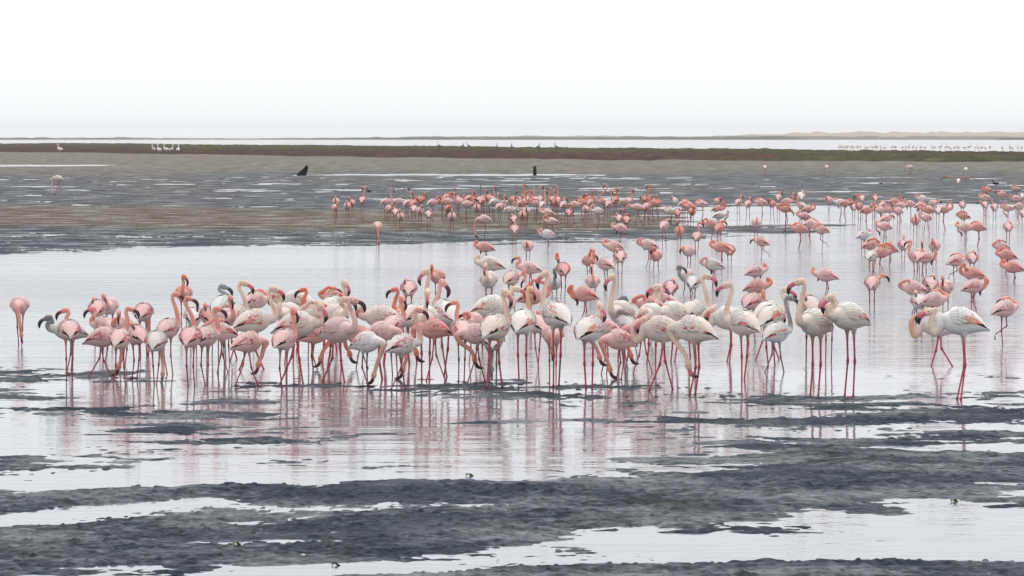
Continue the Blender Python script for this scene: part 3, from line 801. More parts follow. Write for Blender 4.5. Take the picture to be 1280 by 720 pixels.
FLOCK = """
L p 25 382 432 270 D 30 417
J g 88 413 463 180 U 61 397
L p 87 413 475 100 U 79 389 180
L p 131 408 452 180 U 114 387
L p 122 386 432 90 T
L p 137 383 425 270 U 132 369 300
L p 127 422 472 0 D 149 457 w
L p 150 424 483 80 U 160 387 0
L p 154 407 455 200 U 151 390 270
L p 170 419 474 120 T
L p 179 391 446 80 D 183 438
L w 195 427 480 85 D 201 468
L p 210 411 468 20 U 218 369 0
L d 230 367 408 270 U 232 345 330
L p 238 422 484 80 U 234 374 0
L w 242 396 440 90 T
L p 257 421 481 10 U 270 387 0
L p 277 414 466 200 T w
J w 277 382 450 60 U 277 359 0
L d 262 395 445 100 T
L p 283 398 455 300 U 290 371 300
G w 293 395 450 0 U 302 355 0
G w 315 402 462 0 U 341 362 0
L p 319 376 425 30 T
L p 309 428 484 30 D 323 455
L p 355 425 486 30 U 366 389 320
G w 362 394 455 250 U 351 366 180
G w 373 378 440 180 P 351 372
L d 388 391 448 160 U 378 363 180
G w 370 406 480 0 U 401 383 330
G w 404 395 452 160 T
L d 392 418 462 20 D 401 447
G w 415 385 440 10 U 430 354 320
L d 420 372 420 180 T
G w 419 396 460 0 U 433 373 0
G r 421 413 477 0 U 443 374 0 wk
G w 480 397 455 180 U 453 384 200
L p 475 415 474 350 D 504 461
L w 457 428 483 330 D 468 467
L d 452 420 460 180 D 437 442
L p 511 361 405 90 T
L d 507 393 450 180 U 494 361 170
L p 493 406 470 20 U 502 374 320
L w 502 431 487 20 U 523 388 0
G w 515 395 455 60 U 532 340 195
G w 532 399 474 270 U 535 364 270
L d 547 346 378 225 U 540 332 260
G k 556 391 470 140 U 553 354 340 wk
L p 577 413 477 100 U 568 379 180
L p 592 403 455 190 U 583 391 180
L p 597 418 478 190 D 593 448
L d 543 411 476 180 D 520 440 w
G w 611 350 376 265 C 607 331 255
G w 614 330 352 180 P 601 327
L p 639 348 388 60 P 652 350
L p 663 335 366 180 U 647 322
G w 618 410 486 60 U 632 366 325
J w 616 425 478 90 D 614 462
L d 603 392 440 20 U 612 383 0
G w 612 384 445 0 U 645 361 0
G c 653 403 472 75 U 662 363 60
L d 664 371 415 0 P 661 358
L p 672 405 460 110 T w
L p 691 419 478 270 D 690 437
G o 696 394 484 120 U 681 343 200
J g 693 354 369 270 U 693 337 290
L d 704 337 372 100 P 696 323
L d 731 368 400 180 P 716 371
L p 741 352 374 270 U 739 332 270
L d 736 326 346 300 P 740 317
L p 757 330 363 140 P 745 318
G w 777 391 450 180 U 764 345 200
J g 787 392 445 180 U 780 374 180
J g 783 408 462 180 U 777 391 0
L p 775 425 474 200 D 762 460
G o 736 412 486 60 U 751 384 310
L p 758 412 468 190 D 749 445
L d 803 412 466 190 D 788 443 w
G w 829 412 487 180 Q 806 399 200 w
G w 843 392 452 180 U 821 358 180
L d 815 382 430 180 P 808 378
L p 829 375 425 180 T
G w 815 395 455 180 C 804 388 200
L p 838 360 384 90 T
G w 869 412 494 150 D 860 455
G w 866 390 448 0 U 884 346 0
G w 913 398 452 180 Q 891 386 200
G w 930 404 474 180 U 911 357 180
G w 960 391 450 10 U 983 363 0
G w 963 397 458 0 C 978 388 300
J w 970 416 465 10 U 988 373 0 w
L d 945 358 385 0 P 958 354
L p 944 339 359 20 P 956 339
L p 939 377 430 60 P 951 378
G w 1020 404 496 180 U 998 351 180
G w 1012 384 445 100 T
G w 1062 396 497 180 U 1035 371 205
L p 1036 384 452 90 T
L p 1033 344 369 180 P 1018 342
L p 1090 354 389 80 C 1105 345 0
G o 1203 402 499 180 Q 1163 389 180
G c 1174 406 458 180 Q 1158 389 190
L p 1166 375 412 10 T
L w 1149 377 411 90 T
L p 1144 361 393 180 P 1139 358
L p 1163 355 388 90 T
L p 1182 360 386 250 C 1176 346 270
L d 1218 343 373 180 P 1207 336
L p 1216 358 388 20 P 1229 359
L p 1255 386 432 30 T 1
L p 1194 326 351 30 T 1
L p 1215 323 346 90 T
L d 1267 334 353 170 P 1257 332
L d 1259 319 341 180 T
L p 1252 308 328 200 T
L p 1144 321 349 180 U 1138 302 190
L p 1156 322 351 30 P 1167 323
L p 1151 318 345 270 U 1151 302 270
L p 1168 308 331 270 P 1164 303
L p 1129 307 329 100 C 1131 296 90
L w 1089 320 340 60 D 1093 334
L d 1101 316 337 0 P 1104 309
L d 1112 311 332 200 C 1113 304 90
L d 1087 306 326 20 T
L w 1079 294 318 30 P 1085 297
L p 1106 283 305 200 P 1097 288
L p 1106 274 293 20 C 1114 269 0
L p 1207 284 309 190 P 1199 289
L d 1223 284 308 180 T
L p 1260 284 307 90 T
L p 830 282 311 60 C 834 275 0
L d 849 289 309 270 U 846 276 270
L p 871 296 317 80 U 875 279 0
L p 861 314 337 190 C 853 309 210
L d 890 280 301 180 P 885 277
L d 899 285 314 10 C 904 277 0 w
L d 902 309 334 180 P 894 308
L d 912 313 332 90 T
L p 945 279 301 270 P 943 275
L p 953 302 324 180 C 944 299 180 1
L w 892 331 359 190 P 884 334
J p 859 345 368 180 C 849 333 0
L w 866 353 384 80 C 862 343 90
L p 768 308 336 200 P 760 304
L p 775 321 356 90 T
L p 811 306 335 180 P 802 305
L d 820 320 341 250 C 817 310 200
L d 607 309 329 180 P 597 310
L p 660 308 328 270 C 658 302 270
L d 1000 286 311 180 T
L p 1012 280 304 0 T
L p 1027 287 314 200 T 1
L p 420 252 274 270 C 420 246 270
L p 419 260 280 280 C 422 254 300
L p 434 258 278 270 C 434 252 270
L p 440 254 272 270 C 437 247 270
L p 453 250 275 80 U 455 234 200
L p 472 283 306 270 D 474 301
L p 482 252 275 0 U 489 236 0
L p 486 261 281 300 C 490 255 330
L p 494 265 283 90 T
L p 501 271 287 270 C 500 262 270
J p 498 252 274 0 U 507 234 0
L p 509 254 277 10 U 514 240 330
L d 525 250 276 0 U 531 242 330
L d 517 254 278 0 C 520 247 330
L p 517 261 281 90 T
L p 525 264 287 270 C 527 257 300
L p 536 268 289 90 T
L p 540 253 277 0 C 547 246 0
L d 553 251 276 20 C 550 246 300
L p 559 252 277 0 U 568 241 330
L d 558 246 268 0 C 562 241 0
L d 571 248 270 130 U 569 235 270
L d 560 261 281 270 C 563 257 270
L p 565 271 293 270 C 565 262 270
L p 574 252 276 0 C 580 244 90
L p 583 255 279 0 C 592 248 0
L d 586 248 272 0 U 591 239 340
L d 597 250 272 270 C 596 244 300
J g 600 250 274 90 U 601 228 90
L p 596 260 280 270 C 596 254 270
L d 603 251 275 0 C 606 246 340
L d 604 248 272 0 U 607 238 330
L p 614 249 274 0 U 618 233 340
L w 617 252 277 20 U 623 242 320
L d 610 247 270 0 C 613 243 0
L p 606 274 301 190 D 594 292
L p 625 258 283 0 U 631 245 330
L w 637 262 282 0 P 641 255
L p 642 274 291 90 T
L p 643 287 309 90 C 644 278 90
L p 653 269 289 270 C 653 264 270
L p 658 264 284 270 C 658 258 270
L d 640 250 274 0 C 645 246 0
J p 648 250 272 90 U 649 239 180
L d 651 254 277 0 U 657 240 300
L d 657 247 272 170 U 655 231 0
L p 658 251 276 10 U 663 238 320
L p 669 250 275 180 U 666 235 180
L p 671 254 278 180 T
L p 675 249 274 90 U 676 233 0
L w 678 256 281 70 U 682 238 340
L p 691 250 276 180 U 687 235 180
L p 690 252 274 0 U 693 238 320
L p 697 250 273 90 U 697 233 90
L p 685 266 284 180 P 682 270
L p 690 277 295 190 P 684 272
L d 695 253 278 270 P 696 246
L p 704 256 281 20 C 706 248 20
L d 711 266 285 90 T
L w 685 293 313 190 P 678 292
L p 717 256 281 0 P 723 249
L d 727 253 277 0 C 727 247 270
L d 734 249 275 180 C 733 243 190
L d 738 253 278 20 U 740 239 280
L p 732 262 282 270 T
L w 748 264 286 200 P 744 259
L p 755 252 277 160 U 758 232 180
L p 761 255 279 20 U 764 238 320
L d 769 250 276 20 U 771 236 320
L p 781 252 278 0 U 790 236 340
L p 797 259 284 180 C 778 262 200
L p 773 273 291 90 T
L d 783 275 293 90 C 784 268 20
L p 776 285 300 190 P 768 286
L p 808 258 283 20 U 813 245 320
L d 812 250 275 170 U 812 233 180
L d 806 250 274 180 C 804 246 190
L d 816 254 278 0 T
L d 822 254 275 250 U 820 244 260
L w 843 251 269 180 C 840 246 250
L w 839 264 281 180 T
L d 847 266 285 90 T
L p 854 255 280 20 T
L d 858 257 281 270 C 858 252 270
L d 863 258 282 200 P 860 256
L d 865 265 284 270 C 866 258 300
L p 878 255 277 180 T
L p 896 252 273 0 C 899 247 330
L d 897 261 281 0 P 903 255
L w 899 269 289 0 P 909 271
L p 923 253 276 0 C 927 244 330
L p 935 255 281 20 C 938 247 320
L p 952 253 279 170 T
L d 965 255 278 200 C 962 249 200
L p 973 247 275 80 C 976 240 40
L p 983 252 277 0 U 992 242 0
L d 982 261 290 180 P 989 264
G w 1001 245 273 90 T
L p 1002 257 278 180 U 997 246 180
L d 1009 262 281 0 P 1014 258
L p 1006 270 289 190 P 999 269
L p 1036 250 270 200 C 1033 246 250
L w 1051 253 276 180 P 1046 256
L d 1056 254 277 0 P 1060 255
L d 1074 258 285 190 U 1070 244 190
L p 1077 248 271 90 T
L p 1067 259 277 90 T
L d 1083 263 286 0 P 1090 257
L p 1094 248 269 90 T
L p 1092 258 280 90 T
L p 1103 256 279 60 T
L p 1101 263 281 200 T
L d 1117 252 273 0 C 1126 246 0
L p 1123 264 287 180 U 1117 255 200
L p 1125 257 277 0 P 1130 253
L p 1138 255 276 180 P 1131 257
L p 1112 262 281 180 T
L p 1149 257 277 20 T
L w 1153 248 269 180 P 1147 244
L p 1166 254 275 0 C 1172 251 0
L d 1144 276 301 270 C 1143 268 270
L p 1158 272 294 180 U 1150 260 190 w
L d 1161 263 283 190 P 1157 264
L w 1172 263 288 90 T
L d 1180 262 288 0 P 1184 256
L p 1203 256 276 90 T
L d 1205 270 287 180 T
L d 1234 237 257 180 P 1231 240
L p 1232 247 267 180 P 1228 245
L p 1231 256 277 90 C 1226 252 180
L p 1243 259 285 90 C 1241 251 90 w
L d 1253 243 259 180 C 1246 238 200
L p 1270 236 253 180 T
L p 1270 248 265 180 P 1264 246
L w 1277 245 262 90 T
L p 1260 260 277 190 P 1255 267
L p 1273 258 280 0 P 1278 254
L p 1279 267 287 90 T
G w 73 223 244 180 D 66 240
G w 956 209 220 90 T
G w 1033 209 222 270 D 1033 218
G w 1138 209 222 190 C 1133 210 180 w
G w 1207 212 226 270 D 1206 221
"""

def parse(line):
    f = line.split()
    r = dict(sp=f[0], tone=f[1], bx=float(f[2]), by=float(f[3]), yf=float(f[4]), yaw=float(f[5]), pose=f[6], head=None, hdir=None, opt='')
    rest = f[7:]
    if rest and rest[-1][0] in 'wk1' and not rest[-1].replace('.', '').lstrip('-').isdigit() or (rest and rest[-1] == '1'):
        r['opt'] = rest[-1]; rest = rest[:-1]
    r['loop'] = r['pose'] == 'Q'
    if r['loop']: r['pose'] = 'C'
    if len(rest) >= 2:
        r['head'] = (float(rest[0]), float(rest[1]))
    if len(rest) >= 3:
        r['hdir'] = float(rest[2])
    return r

def pal_of(r):
    return {'L': PAL, 'G': PAL_G, 'J': PAL_J}[r['sp']][r['tone']]

def vary(pal, rng):
    k = rng.uniform(-0.06, 0.06); sft = rng.uniform(0.95, 1.03)
    out = []
    for c in pal[:3]:
        c = np.array(c)
        out.append(np.clip(np.array([c[0] * sft, c[1] * sft * (1 + k), c[2] * sft * (1 + k)]), 0.01, 0.89))
    return out + [np.array(pal[3])]

BILLCACHE = {}
def make_flamingo(i, r):
    rng = np.random.RandomState(100 + i)
    sp = r['sp']
    a, b0, c0, s = SPEC[sp][:4]
    gx, gy, _ = ground(r['bx'], r['yf'])
    X, Y = gx, gy
    zg = max(min(bed_at(X, Y), 0.05), -0.035)
    bc = np.array(at_depth(r['bx'], r['by'], Y))
    th = math.radians(r['yaw'])
    side0 = 1 if rng.rand() < 0.6 else -1
    ct, st = math.cos(th), math.sin(th)
    if r['pose'] in 'UC' and r['head'] is not None and abs(ct) > 0.5 and not r['loop']:
        # turn the bird a little so that its breast lies under the raised neck
        dxh = at_depth(r['head'][0], r['head'][1], Y)[0] - bc[0]
        reach = 0.95 * a + 0.05 * s
        if dxh * ct >= 0 and abs(dxh) < 0.92 * reach:
            nc_ = max(abs(dxh) / reach, 0.42)
            sg = (1 if st >= -0.02 else -1) if abs(st) > 0.1 else side0
            ct = math.copysign(nc_, ct); st = sg * math.sqrt(1 - nc_ * nc_)
            th = math.atan2(st, ct)
    def to_local(w):
        return np.array([w[0] * ct + w[1] * st, -w[0] * st + w[1] * ct, w[2]])
    pose = r['pose']
    side = 1 if rng.rand() < 0.5 else -1
    if pose == 'T' or r['head'] is None:
        pose = 'T'
        H = np.array([0.16 * a, 0.045 * s * side, c0 + 0.012 * s])
        hd = unit((-1, 0.1 * side, -0.28))
    else:
        hp = np.array(at_depth(r['head'][0], r['head'][1], Y)) - bc
        dx, dz = hp[0], hp[2]
        if abs(ct) > 0.5:
            dy = max(min(dx * st / ct, 0.22 * s), -0.22 * s)
        else:
            fwd = {'U': 1.15 * a, 'C': 1.25 * a, 'D': 1.45 * a, 'P': 1.0 * a}[pose]
            dy = fwd * (1 if st > 0 else -1)
        H = to_local((dx, dy, dz))
        if pose in 'UC':
            hw = math.radians(r['hdir'] if r['hdir'] is not None else r['yaw'])
            pitch = -0.35 if abs(math.cos(hw)) > 0.5 else -0.75
            if r['hdir'] is not None and 300 <= r['hdir'] < 345: pitch = -0.8
            if r['hdir'] is not None and 195 <= r['hdir'] <= 215: pitch = -0.7
            hd = unit(to_local((math.cos(hw) * math.cos(pitch), math.sin(hw) * math.cos(pitch), math.sin(pitch))))
        elif pose == 'D':
            hd = unit((-0.25, 0.05 * side, -0.97))
        else:
            if abs(H[1]) < 0.05: H[1] += 0.05 * side
            hd = unit((-0.75, 0.15 * np.sign(-H[1]), -0.6))
    zb = bc[2] - zg
    # legs: foot x, ankle x, foot lift, ankle height fraction
    o = r['opt']
    u = rng.uniform(-0.015, 0.015, 6)
    if '1' in o:
        legs = [(0.01, -0.015, 0.0, 0.5), (-0.16, 0.02, zb * 0.36, 0.42)]
    elif 'w' in o or (pose in 'UCD' and rng.rand() < 0.3):
        f = rng.uniform(0.06, 0.13) * s; g = rng.uniform(0.08, 0.16) * s
        legs = [(f, 0.03 + u[0], 0.0, 0.50), (-g, -0.03 + u[1], 0.0, 0.56)]
        if side < 0: legs = legs[::-1]
    else:
        legs = [(0.015 + u[0] * 2, -0.02 + u[1], 0.0, 0.5), (0.03 + u[2] * 2.5, -0.01 + u[3], 0.0, 0.5)]
    near = r['yf'] > 300
    pal = vary(pal_of(r), rng)
    root = bpy.data.objects.new('flamingo', None)
    root.empty_display_size = 0.1
    COL.objects.link(root)
    root.location = (X, Y, zg)
    root.rotation_euler = (0, 0, th)
    seg = 16 if near else 12
    body = link('body', body_mesh(sp, pal, pose, H, hd, zb, legs, rng, seg, 26 if near else 18, r['loop']), root)
    bm_, lat = bill_mesh(sp, hd, H, zb, 10 if near else 8, 'k' in o)
    link('bill', bm_, root)
    for sd in (1, -1):
        w = link('wing', wing_mesh(sp, pal, rng, near, sd), root)
        w.location = (0, 0, zb)
    if near and r['yf'] > 330:
        for sd in (1, -1):
            p = np.array(H) + hd * 0.022 * s + np.array([0, 0, 0.008 * s]) + lat * sd * 0.0235 * s
            p[2] += zb
            link('eye', eye_mesh(p, sp), body)
    return root

# ---- descriptions
def face_word(d):
    d = d % 360
    if d < 55 or d > 305: return 'right'
    if d < 125: return 'away'
    if d <= 235: return 'left'
    return 'frontal'

def sp_words(r):
    size = {'L': 'small', 'G': 'tall', 'J': 'young'}[r['sp']]
    return size + ' ' + pal_of(r)[4] + ' flamingo'

def pose_words(r):
    fw = face_word(r['yaw'])
    body = {'right': 'body to the right', 'left': 'body to the left', 'away': 'rump to the viewer', 'frontal': 'breast to the viewer'}[fw]
    if r['pose'] == 'T':
        return 'resting with tucked head, ' + body
    if r['pose'] == 'D':
        return 'feeding head down, ' + body
    if r['pose'] == 'P':
        return 'preening, ' + body
    hw = face_word(r['hdir'] if r['hdir'] is not None else r['yaw'])
    bill = {'right': 'bill right', 'left': 'bill left', 'away': 'bill away', 'frontal': 'bill forward'}[hw]
    n = 'neck upright' if r['pose'] == 'U' else 'neck drawn in'
    short = {'right': 'body right', 'left': 'body left', 'away': 'seen from behind', 'frontal': 'seen from the front'}[fw]
    return n + ', ' + bill + ', ' + short

def zone(r):
    y, x = r['yf'], r['bx']
    if y > 400: return ('in the front flock', 'flamingos of the front flock')
    if y > 312: return ('in the open pool', 'flamingos spread over the open pool')
    if y < 250 : return ('on the far flats', 'lone flamingos on the far flats')
    if x < 830: return ('on the mud bank', 'flamingos crowded on the mud bank')
    return ('in the back pool', 'flamingos in the back pool')

recs = [parse(l) for l in FLOCK.strip().splitlines()]
roots = []
for i, r in enumerate(recs):
    roots.append(make_flamingo(i, r))

ZADJ = {'in the front flock': 'front-flock', 'in the open pool': 'open-pool', 'on the far flats': 'far-flats', 'on the mud bank': 'mud-bank', 'in the back pool': 'back-pool'}
POSE_ONE = {'T': 'resting', 'D': 'feeding', 'P': 'preening', 'U': 'upright', 'C': 'short-necked'}
SIZE = {'L': 'small', 'G': 'tall', 'J': 'young'}
def short_pose(r):
    p = pose_words(r)
    for x, y in (('body to the ', 'body '), ('neck upright', 'upright'), ('neck drawn in', 'neck drawn'), ('feeding head down', 'feeding'), ('rump to the viewer', 'rear view'), ('breast to the viewer', 'front view'),
                 ('resting with tucked head', 'resting'), ('seen from behind', 'rear view'), ('seen from the front', 'front view')):
        p = p.replace(x, y)
    return p
def near_of(i, k):
    r = recs[i]
    return sorted((j for j in range(len(recs)) if j != i), key=lambda j: (recs[j]['bx'] - r['bx']) ** 2 + ((recs[j]['yf'] - r['yf']) * 2.0) ** 2)[k]
def lab0(i):
    r = recs[i]; return sp_words(r) + ', ' + pose_words(r) + ', ' + zone(r)[0]
def lab1(i):
    r = recs[i]; q = recs[near_of(i, 0)]
    return sp_words(r).replace('flamingo', ZADJ[zone(r)[0]] + ' flamingo') + ', ' + short_pose(r) + ', beside ' + POSE_ONE[q['pose']] + ' ' + SIZE[q['sp']] + ' ' + {'L': PAL, 'G': PAL_G, 'J': PAL_J}[q['sp']][q['tone']][4] + ' one'
final = [lab0(i) for i in range(len(recs))]
cnt = {}
for f in final: cnt[f] = cnt.get(f, 0) + 1
final = [f if cnt[f] == 1 else lab1(i) for i, f in enumerate(final)]
cnt = {}
for f in final: cnt[f] = cnt.get(f, 0) + 1
for i, f in enumerate(final):
    if cnt[f] > 1:
        q = recs[near_of(i, 0)]; q2 = recs[near_of(i, 1)]; r = recs[i]
        final[i] = sp_words(r).replace('flamingo', ZADJ[zone(r)[0]] + ' flamingo') + ', ' + short_pose(r) + ', by ' + POSE_ONE[q['pose']] + ' ' + SIZE[q['sp']] + ' and ' + POSE_ONE[q2['pose']] + ' ' + SIZE[q2['sp']]
for i, f in enumerate(final):
    if len(f.split()) > 16:
        f = f.replace(' pink one', ' one').replace(' white one', ' one')
    if len(f.split()) > 16:
        f = f.replace('pale pink', 'pink').replace('coral pink', 'coral').replace('cream white', 'cream').replace('feeding head down', 'feeding').replace('upright, bill', 'upright, bill').replace('pink grey-necked', 'grey-necked').replace('white grey-necked', 'grey-necked')
    tag(roots[i], f, 'flamingo', zone(recs[i])[1])

# ------------------------------------------------------------------ birds beyond the saltmarsh
def far_bird_mesh(name, kind, seed):
    rng = np.random.RandomState(seed)
    if kind == 'pelican':
        B = Buf()
        wht = np.array([0.80, 0.77, 0.73])
        path = [(-0.42, 0, 0.42), (-0.30, 0, 0.44), (-0.10, 0, 0.46), (0.12, 0, 0.50), (0.26, 0, 0.56), (0.31, 0, 0.68), (0.25, 0, 0.80), (0.22, 0, 0.95), (0.26, 0, 1.05), (0.34, 0, 1.06)]
        r = [0.03, 0.12, 0.19, 0.19, 0.13, 0.075, 0.055, 0.05, 0.065, 0.03]
        B.add(*loft(path, r, r, [wht] * 10, 10)[:3], t=loft(path, r, r, [wht] * 10, 10)[3])
        for sd in (1, -1):
            p = [(0.0, sd * 0.07, 0.34), (-0.01, sd * 0.07, 0.15), (0.02, sd * 0.07, 0.0)]
            v, q, c, t = loft(p, [0.03, 0.018, 0.02], [0.03, 0.018, 0.02], [np.array([0.5, 0.3, 0.15])] * 3, 6)
            B.add(v, q, c, t=t)
        return B.build(name, (M_PLUME,))
    if kind == 'heron':
        B = Buf()
        g = np.array([0.25, 0.26, 0.28])
        path = [(-0.34, 0, 0.42), (-0.2, 0, 0.48), (0.0, 0, 0.55), (0.12, 0, 0.62), (0.17, 0, 0.72), (0.12, 0, 0.84), (0.14, 0, 0.93), (0.19, 0, 0.95), (0.27, 0, 0.94), (0.36, 0, 0.92)]
        r = [0.02, 0.08, 0.11, 0.08, 0.04, 0.03, 0.032, 0.04, 0.02, 0.004]
        cc = [g * 0.5, g * 0.7, g, g, g * 1.6, g * 2, g * 2, g * 2, g, g]
        B.add(*loft(path, r, r, cc, 10)[:3], t=loft(path, r, r, cc, 10)[3])
        for sd in (1, -1):
            p = [(0.0, sd * 0.04, 0.5), (-0.02, sd * 0.04, 0.25), (0.02, sd * 0.04, 0.0)]
            v, q, c, t = loft(p, [0.025, 0.012, 0.014], [0.025, 0.012, 0.014], [g * 0.5] * 3, 6)
            B.add(v, q, c, t=t)
        return B.build(name, (M_PLUME,))
    pal = [np.array(c) for c in (PAL['d'], PAL_G['r'], PAL['p'], PAL['d'])[seed % 4][:4]]
    pal[0] = np.array([0.70, 0.50, 0.42]); pal[2] = np.array([0.70, 0.46, 0.36])
    pose, H, hd = [('U', (0.30, 0, 0.52), unit((1, 0, -0.4))), ('T', (0.04, 0.05, 0.15), unit((-1, 0, -0.3))),
                   ('D', (0.36, 0, -0.55), unit((-0.2, 0, -1))), ('C', (0.32, 0, 0.22), unit((1, 0, -0.5)))][seed % 4]
    legs = [(0.02, -0.02, 0.0, 0.5), (0.05, -0.01, 0.0, 0.5)]
    return body_mesh('G', pal, pose, np.array(H), hd, 0.72, legs, rng, 8, 10)

protoF = [far_bird_mesh('far_flamingo', 'flamingo', k) for k in range(4)]
protoP = far_bird_mesh('pelican', 'pelican', 1)
protoH = far_bird_mesh('heron', 'heron', 1)
bp_path = [(0.35, 0, 1.05), (0.45, 0, 0.99), (0.58, 0, 0.88), (0.66, 0, 0.82)]
bv = loft(bp_path, [0.03, 0.028, 0.022, 0.006], [0.03, 0.034, 0.02, 0.006], [np.array([0.62, 0.42, 0.16])] * 4, 8)
Bb = Buf(); Bb.add(bv[0], bv[1], bv[2], t=bv[3]); protoPB = Bb.build('bill', (M_BILL,))

rngf = np.random.RandomState(5)
row = [222, 240, 258, 270, 290, 305, 330, 345, 372, 384, 410, 422, 440, 462, 482, 525, 545, 585, 605, 620, 645, 665, 690, 712, 755, 770, 800, 830, 846, 862, 882, 905, 938, 965, 1000, 1018, 1036, 1060, 1085, 1155, 1200, 1215, 1245, 1265]
for k, cx in enumerate(row):
    px = 1000 + cx / 4.571
    x, y, _ = ground(px, 189.0 + rngf.uniform(-0.4, 0.8) + (px - 1040) / 240 * 1.2)
    o = link('wader', protoF[[0, 1, 3, 1, 2, 0, 1][k % 7]], None, (x, y, 0), rngf.uniform(0, 6.28))
    o.scale = [rngf.uniform(1.1, 1.4)] * 3
    tag(o, 'distant pinkish wading bird lined up in bright water behind the green saltmarsh', 'wading bird', 'distant waders behind the green saltmarsh')
for k, px in enumerate([345, 350, 355, 358, 362, 366, 371, 375, 379, 383, 388, 392, 403, 421, 423, 446, 458, 470, 520, 566]):
    x, y, _ = ground(px, 181.0 + rngf.uniform(-0.5, 0.6) + px / 500 * 1.2)
    o = link('wader', protoF[[1, 0, 3, 2][k % 4]], None, (x, y, 0), rngf.uniform(0, 6.28))
    tag(o, 'tiny pale wading bird in the bright water behind the rust-coloured saltmarsh', 'wading bird', 'tiny waders behind the rust-coloured saltmarsh')
pel = [(75, 190.5, 150, 'lone white pelican on the saltmarsh edge, apart from the pelican group'),
       (192, 191, 250, 'white pelican with raised neck at the end of the pelican group'),
       (199, 191.4, 130, 'hunched white pelican second in the pelican group'),
       (208, 191, 170, 'white pelican with yellowish bill in the middle of the pelican group'),
       (214.5, 191.3, 300, 'white pelican close behind the middle one of the group'),
       (222.5, 191.4, 80, 'white pelican standing slightly apart at the other end of the group')]
for px, py, yaw, lb in pel:
    x, y, _ = ground(px, py + 0.9)
    o = link('pelican', protoP, None, (x, y, 0.0), math.radians(yaw))
    o.scale = (1.5, 1.5, 1.5)
    link('bill', protoPB, o)
    tag(o, lb, 'pelican', 'white pelicans on the saltmarsh edge')
for k, px in enumerate([549, 578, 586, 621, 639.5, 673, 695]):
    x, y, _ = ground(px, 190.5 + 0.4 * (k % 2) + (px - 549) / 80)
    o = link('heron', protoH, None, (x, y, 0.42), math.radians([200, 20, 160, 80, 100, 30, 150][k]))
    o.scale = (1.5, 1.5, 1.5)
    tag(o, 'small grey heron standing on the rust-coloured saltmarsh', 'heron', 'grey herons on the saltmarsh')

# ------------------------------------------------------------------ flying flamingo
def flying():
    x, y, _ = ground(1198, 250)
    c = at_depth(1198, 226, y)
    root = bpy.data.objects.new('flying_flamingo', None); COL.objects.link(root)
    root.location = c; root.rotation_euler = (0, 0, math.radians(262))
    wht = np.array([0.80, 0.70, 0.66]); cor = np.array([0.74, 0.28, 0.22]); blk = np.array([0.022, 0.02, 0.022])
    B = Buf()
    path = [(-0.62, 0, -0.06), (-0.35, 0, -0.03), (-0.24, 0, 0.0), (-0.1, 0, 0.01), (0.06, 0, 0.0), (0.17, 0, -0.01), (0.28, 0, -0.02), (0.48, 0, -0.05), (0.62, 0, -0.08), (0.67, 0, -0.085), (0.71, 0, -0.09)]
    r = [0.01, 0.012, 0.05, 0.095, 0.10, 0.065, 0.032, 0.024, 0.024, 0.034, 0.022]
    cols = [np.array([0.5, 0.1, 0.12])] * 2 + [wht] * 5 + [np.array([0.8, 0.6, 0.5])] * 4
    v, q, cc, t = loft(path, r, r, cols, 12); B.add(v, q, cc, t=t)
    link('body', B.build('body', (M_PLUME,)), root)
    v, q, cc, t = loft([(0.71, 0, -0.09), (0.76, 0, -0.095), (0.80, 0, -0.12), (0.82, 0, -0.15)], [0.018, 0.018, 0.014, 0.004], [0.022, 0.022, 0.015, 0.004], [np.array([0.6, 0.15, 0.2])] * 2 + [blk] * 2, 8)
    B = Buf(); B.add(v, q, cc, t=t); link('bill', B.build('bill', (M_BILL,)), root)
    for sd in (1, -1):
        B = Buf()
        sts = [(0.05, 0.03, 0.26), (0.18, 0.12, 0.27), (0.32, 0.19, 0.26), (0.46, 0.19, 0.24), (0.60, 0.14, 0.21), (0.72, 0.07, 0.15), (0.80, 0.02, 0.05)]
        P = []; C = []
        for j, (yy, zz, ch) in enumerate(sts):
            for e, (fx, th, col) in enumerate(((0.45, 0.0, cor if j < 4 else blk), (0.2, 0.016, cor if j < 4 else blk), (-0.15, 0.010, cor * 0.5 + wht * 0.5 if j < 3 else blk), (-0.55, 0.0, blk), (-0.15, -0.006, cor * 0.6 + blk if j < 3 else blk), (0.2, -0.012, cor if j < 3 else blk))):
                P.append((fx * ch + 0.02, sd * yy, zz + th)); C.append(col)
        Qw = []
        for j in range(len(sts) - 1):
            for e in range(6):
                f = (j * 6 + e, j * 6 + (e + 1) % 6, (j + 1) * 6 + (e + 1) % 6, (j + 1) * 6 + e)
                Qw.append(f if sd < 0 else f[::-1])
        B.add(P, Qw, np.array(C))
        link('wing', B.build('wing', (M_FEATHER,)), root)
    tag(root, 'flamingo in flight with spread black-edged wings, low over the far flats', 'flamingo')
flying()

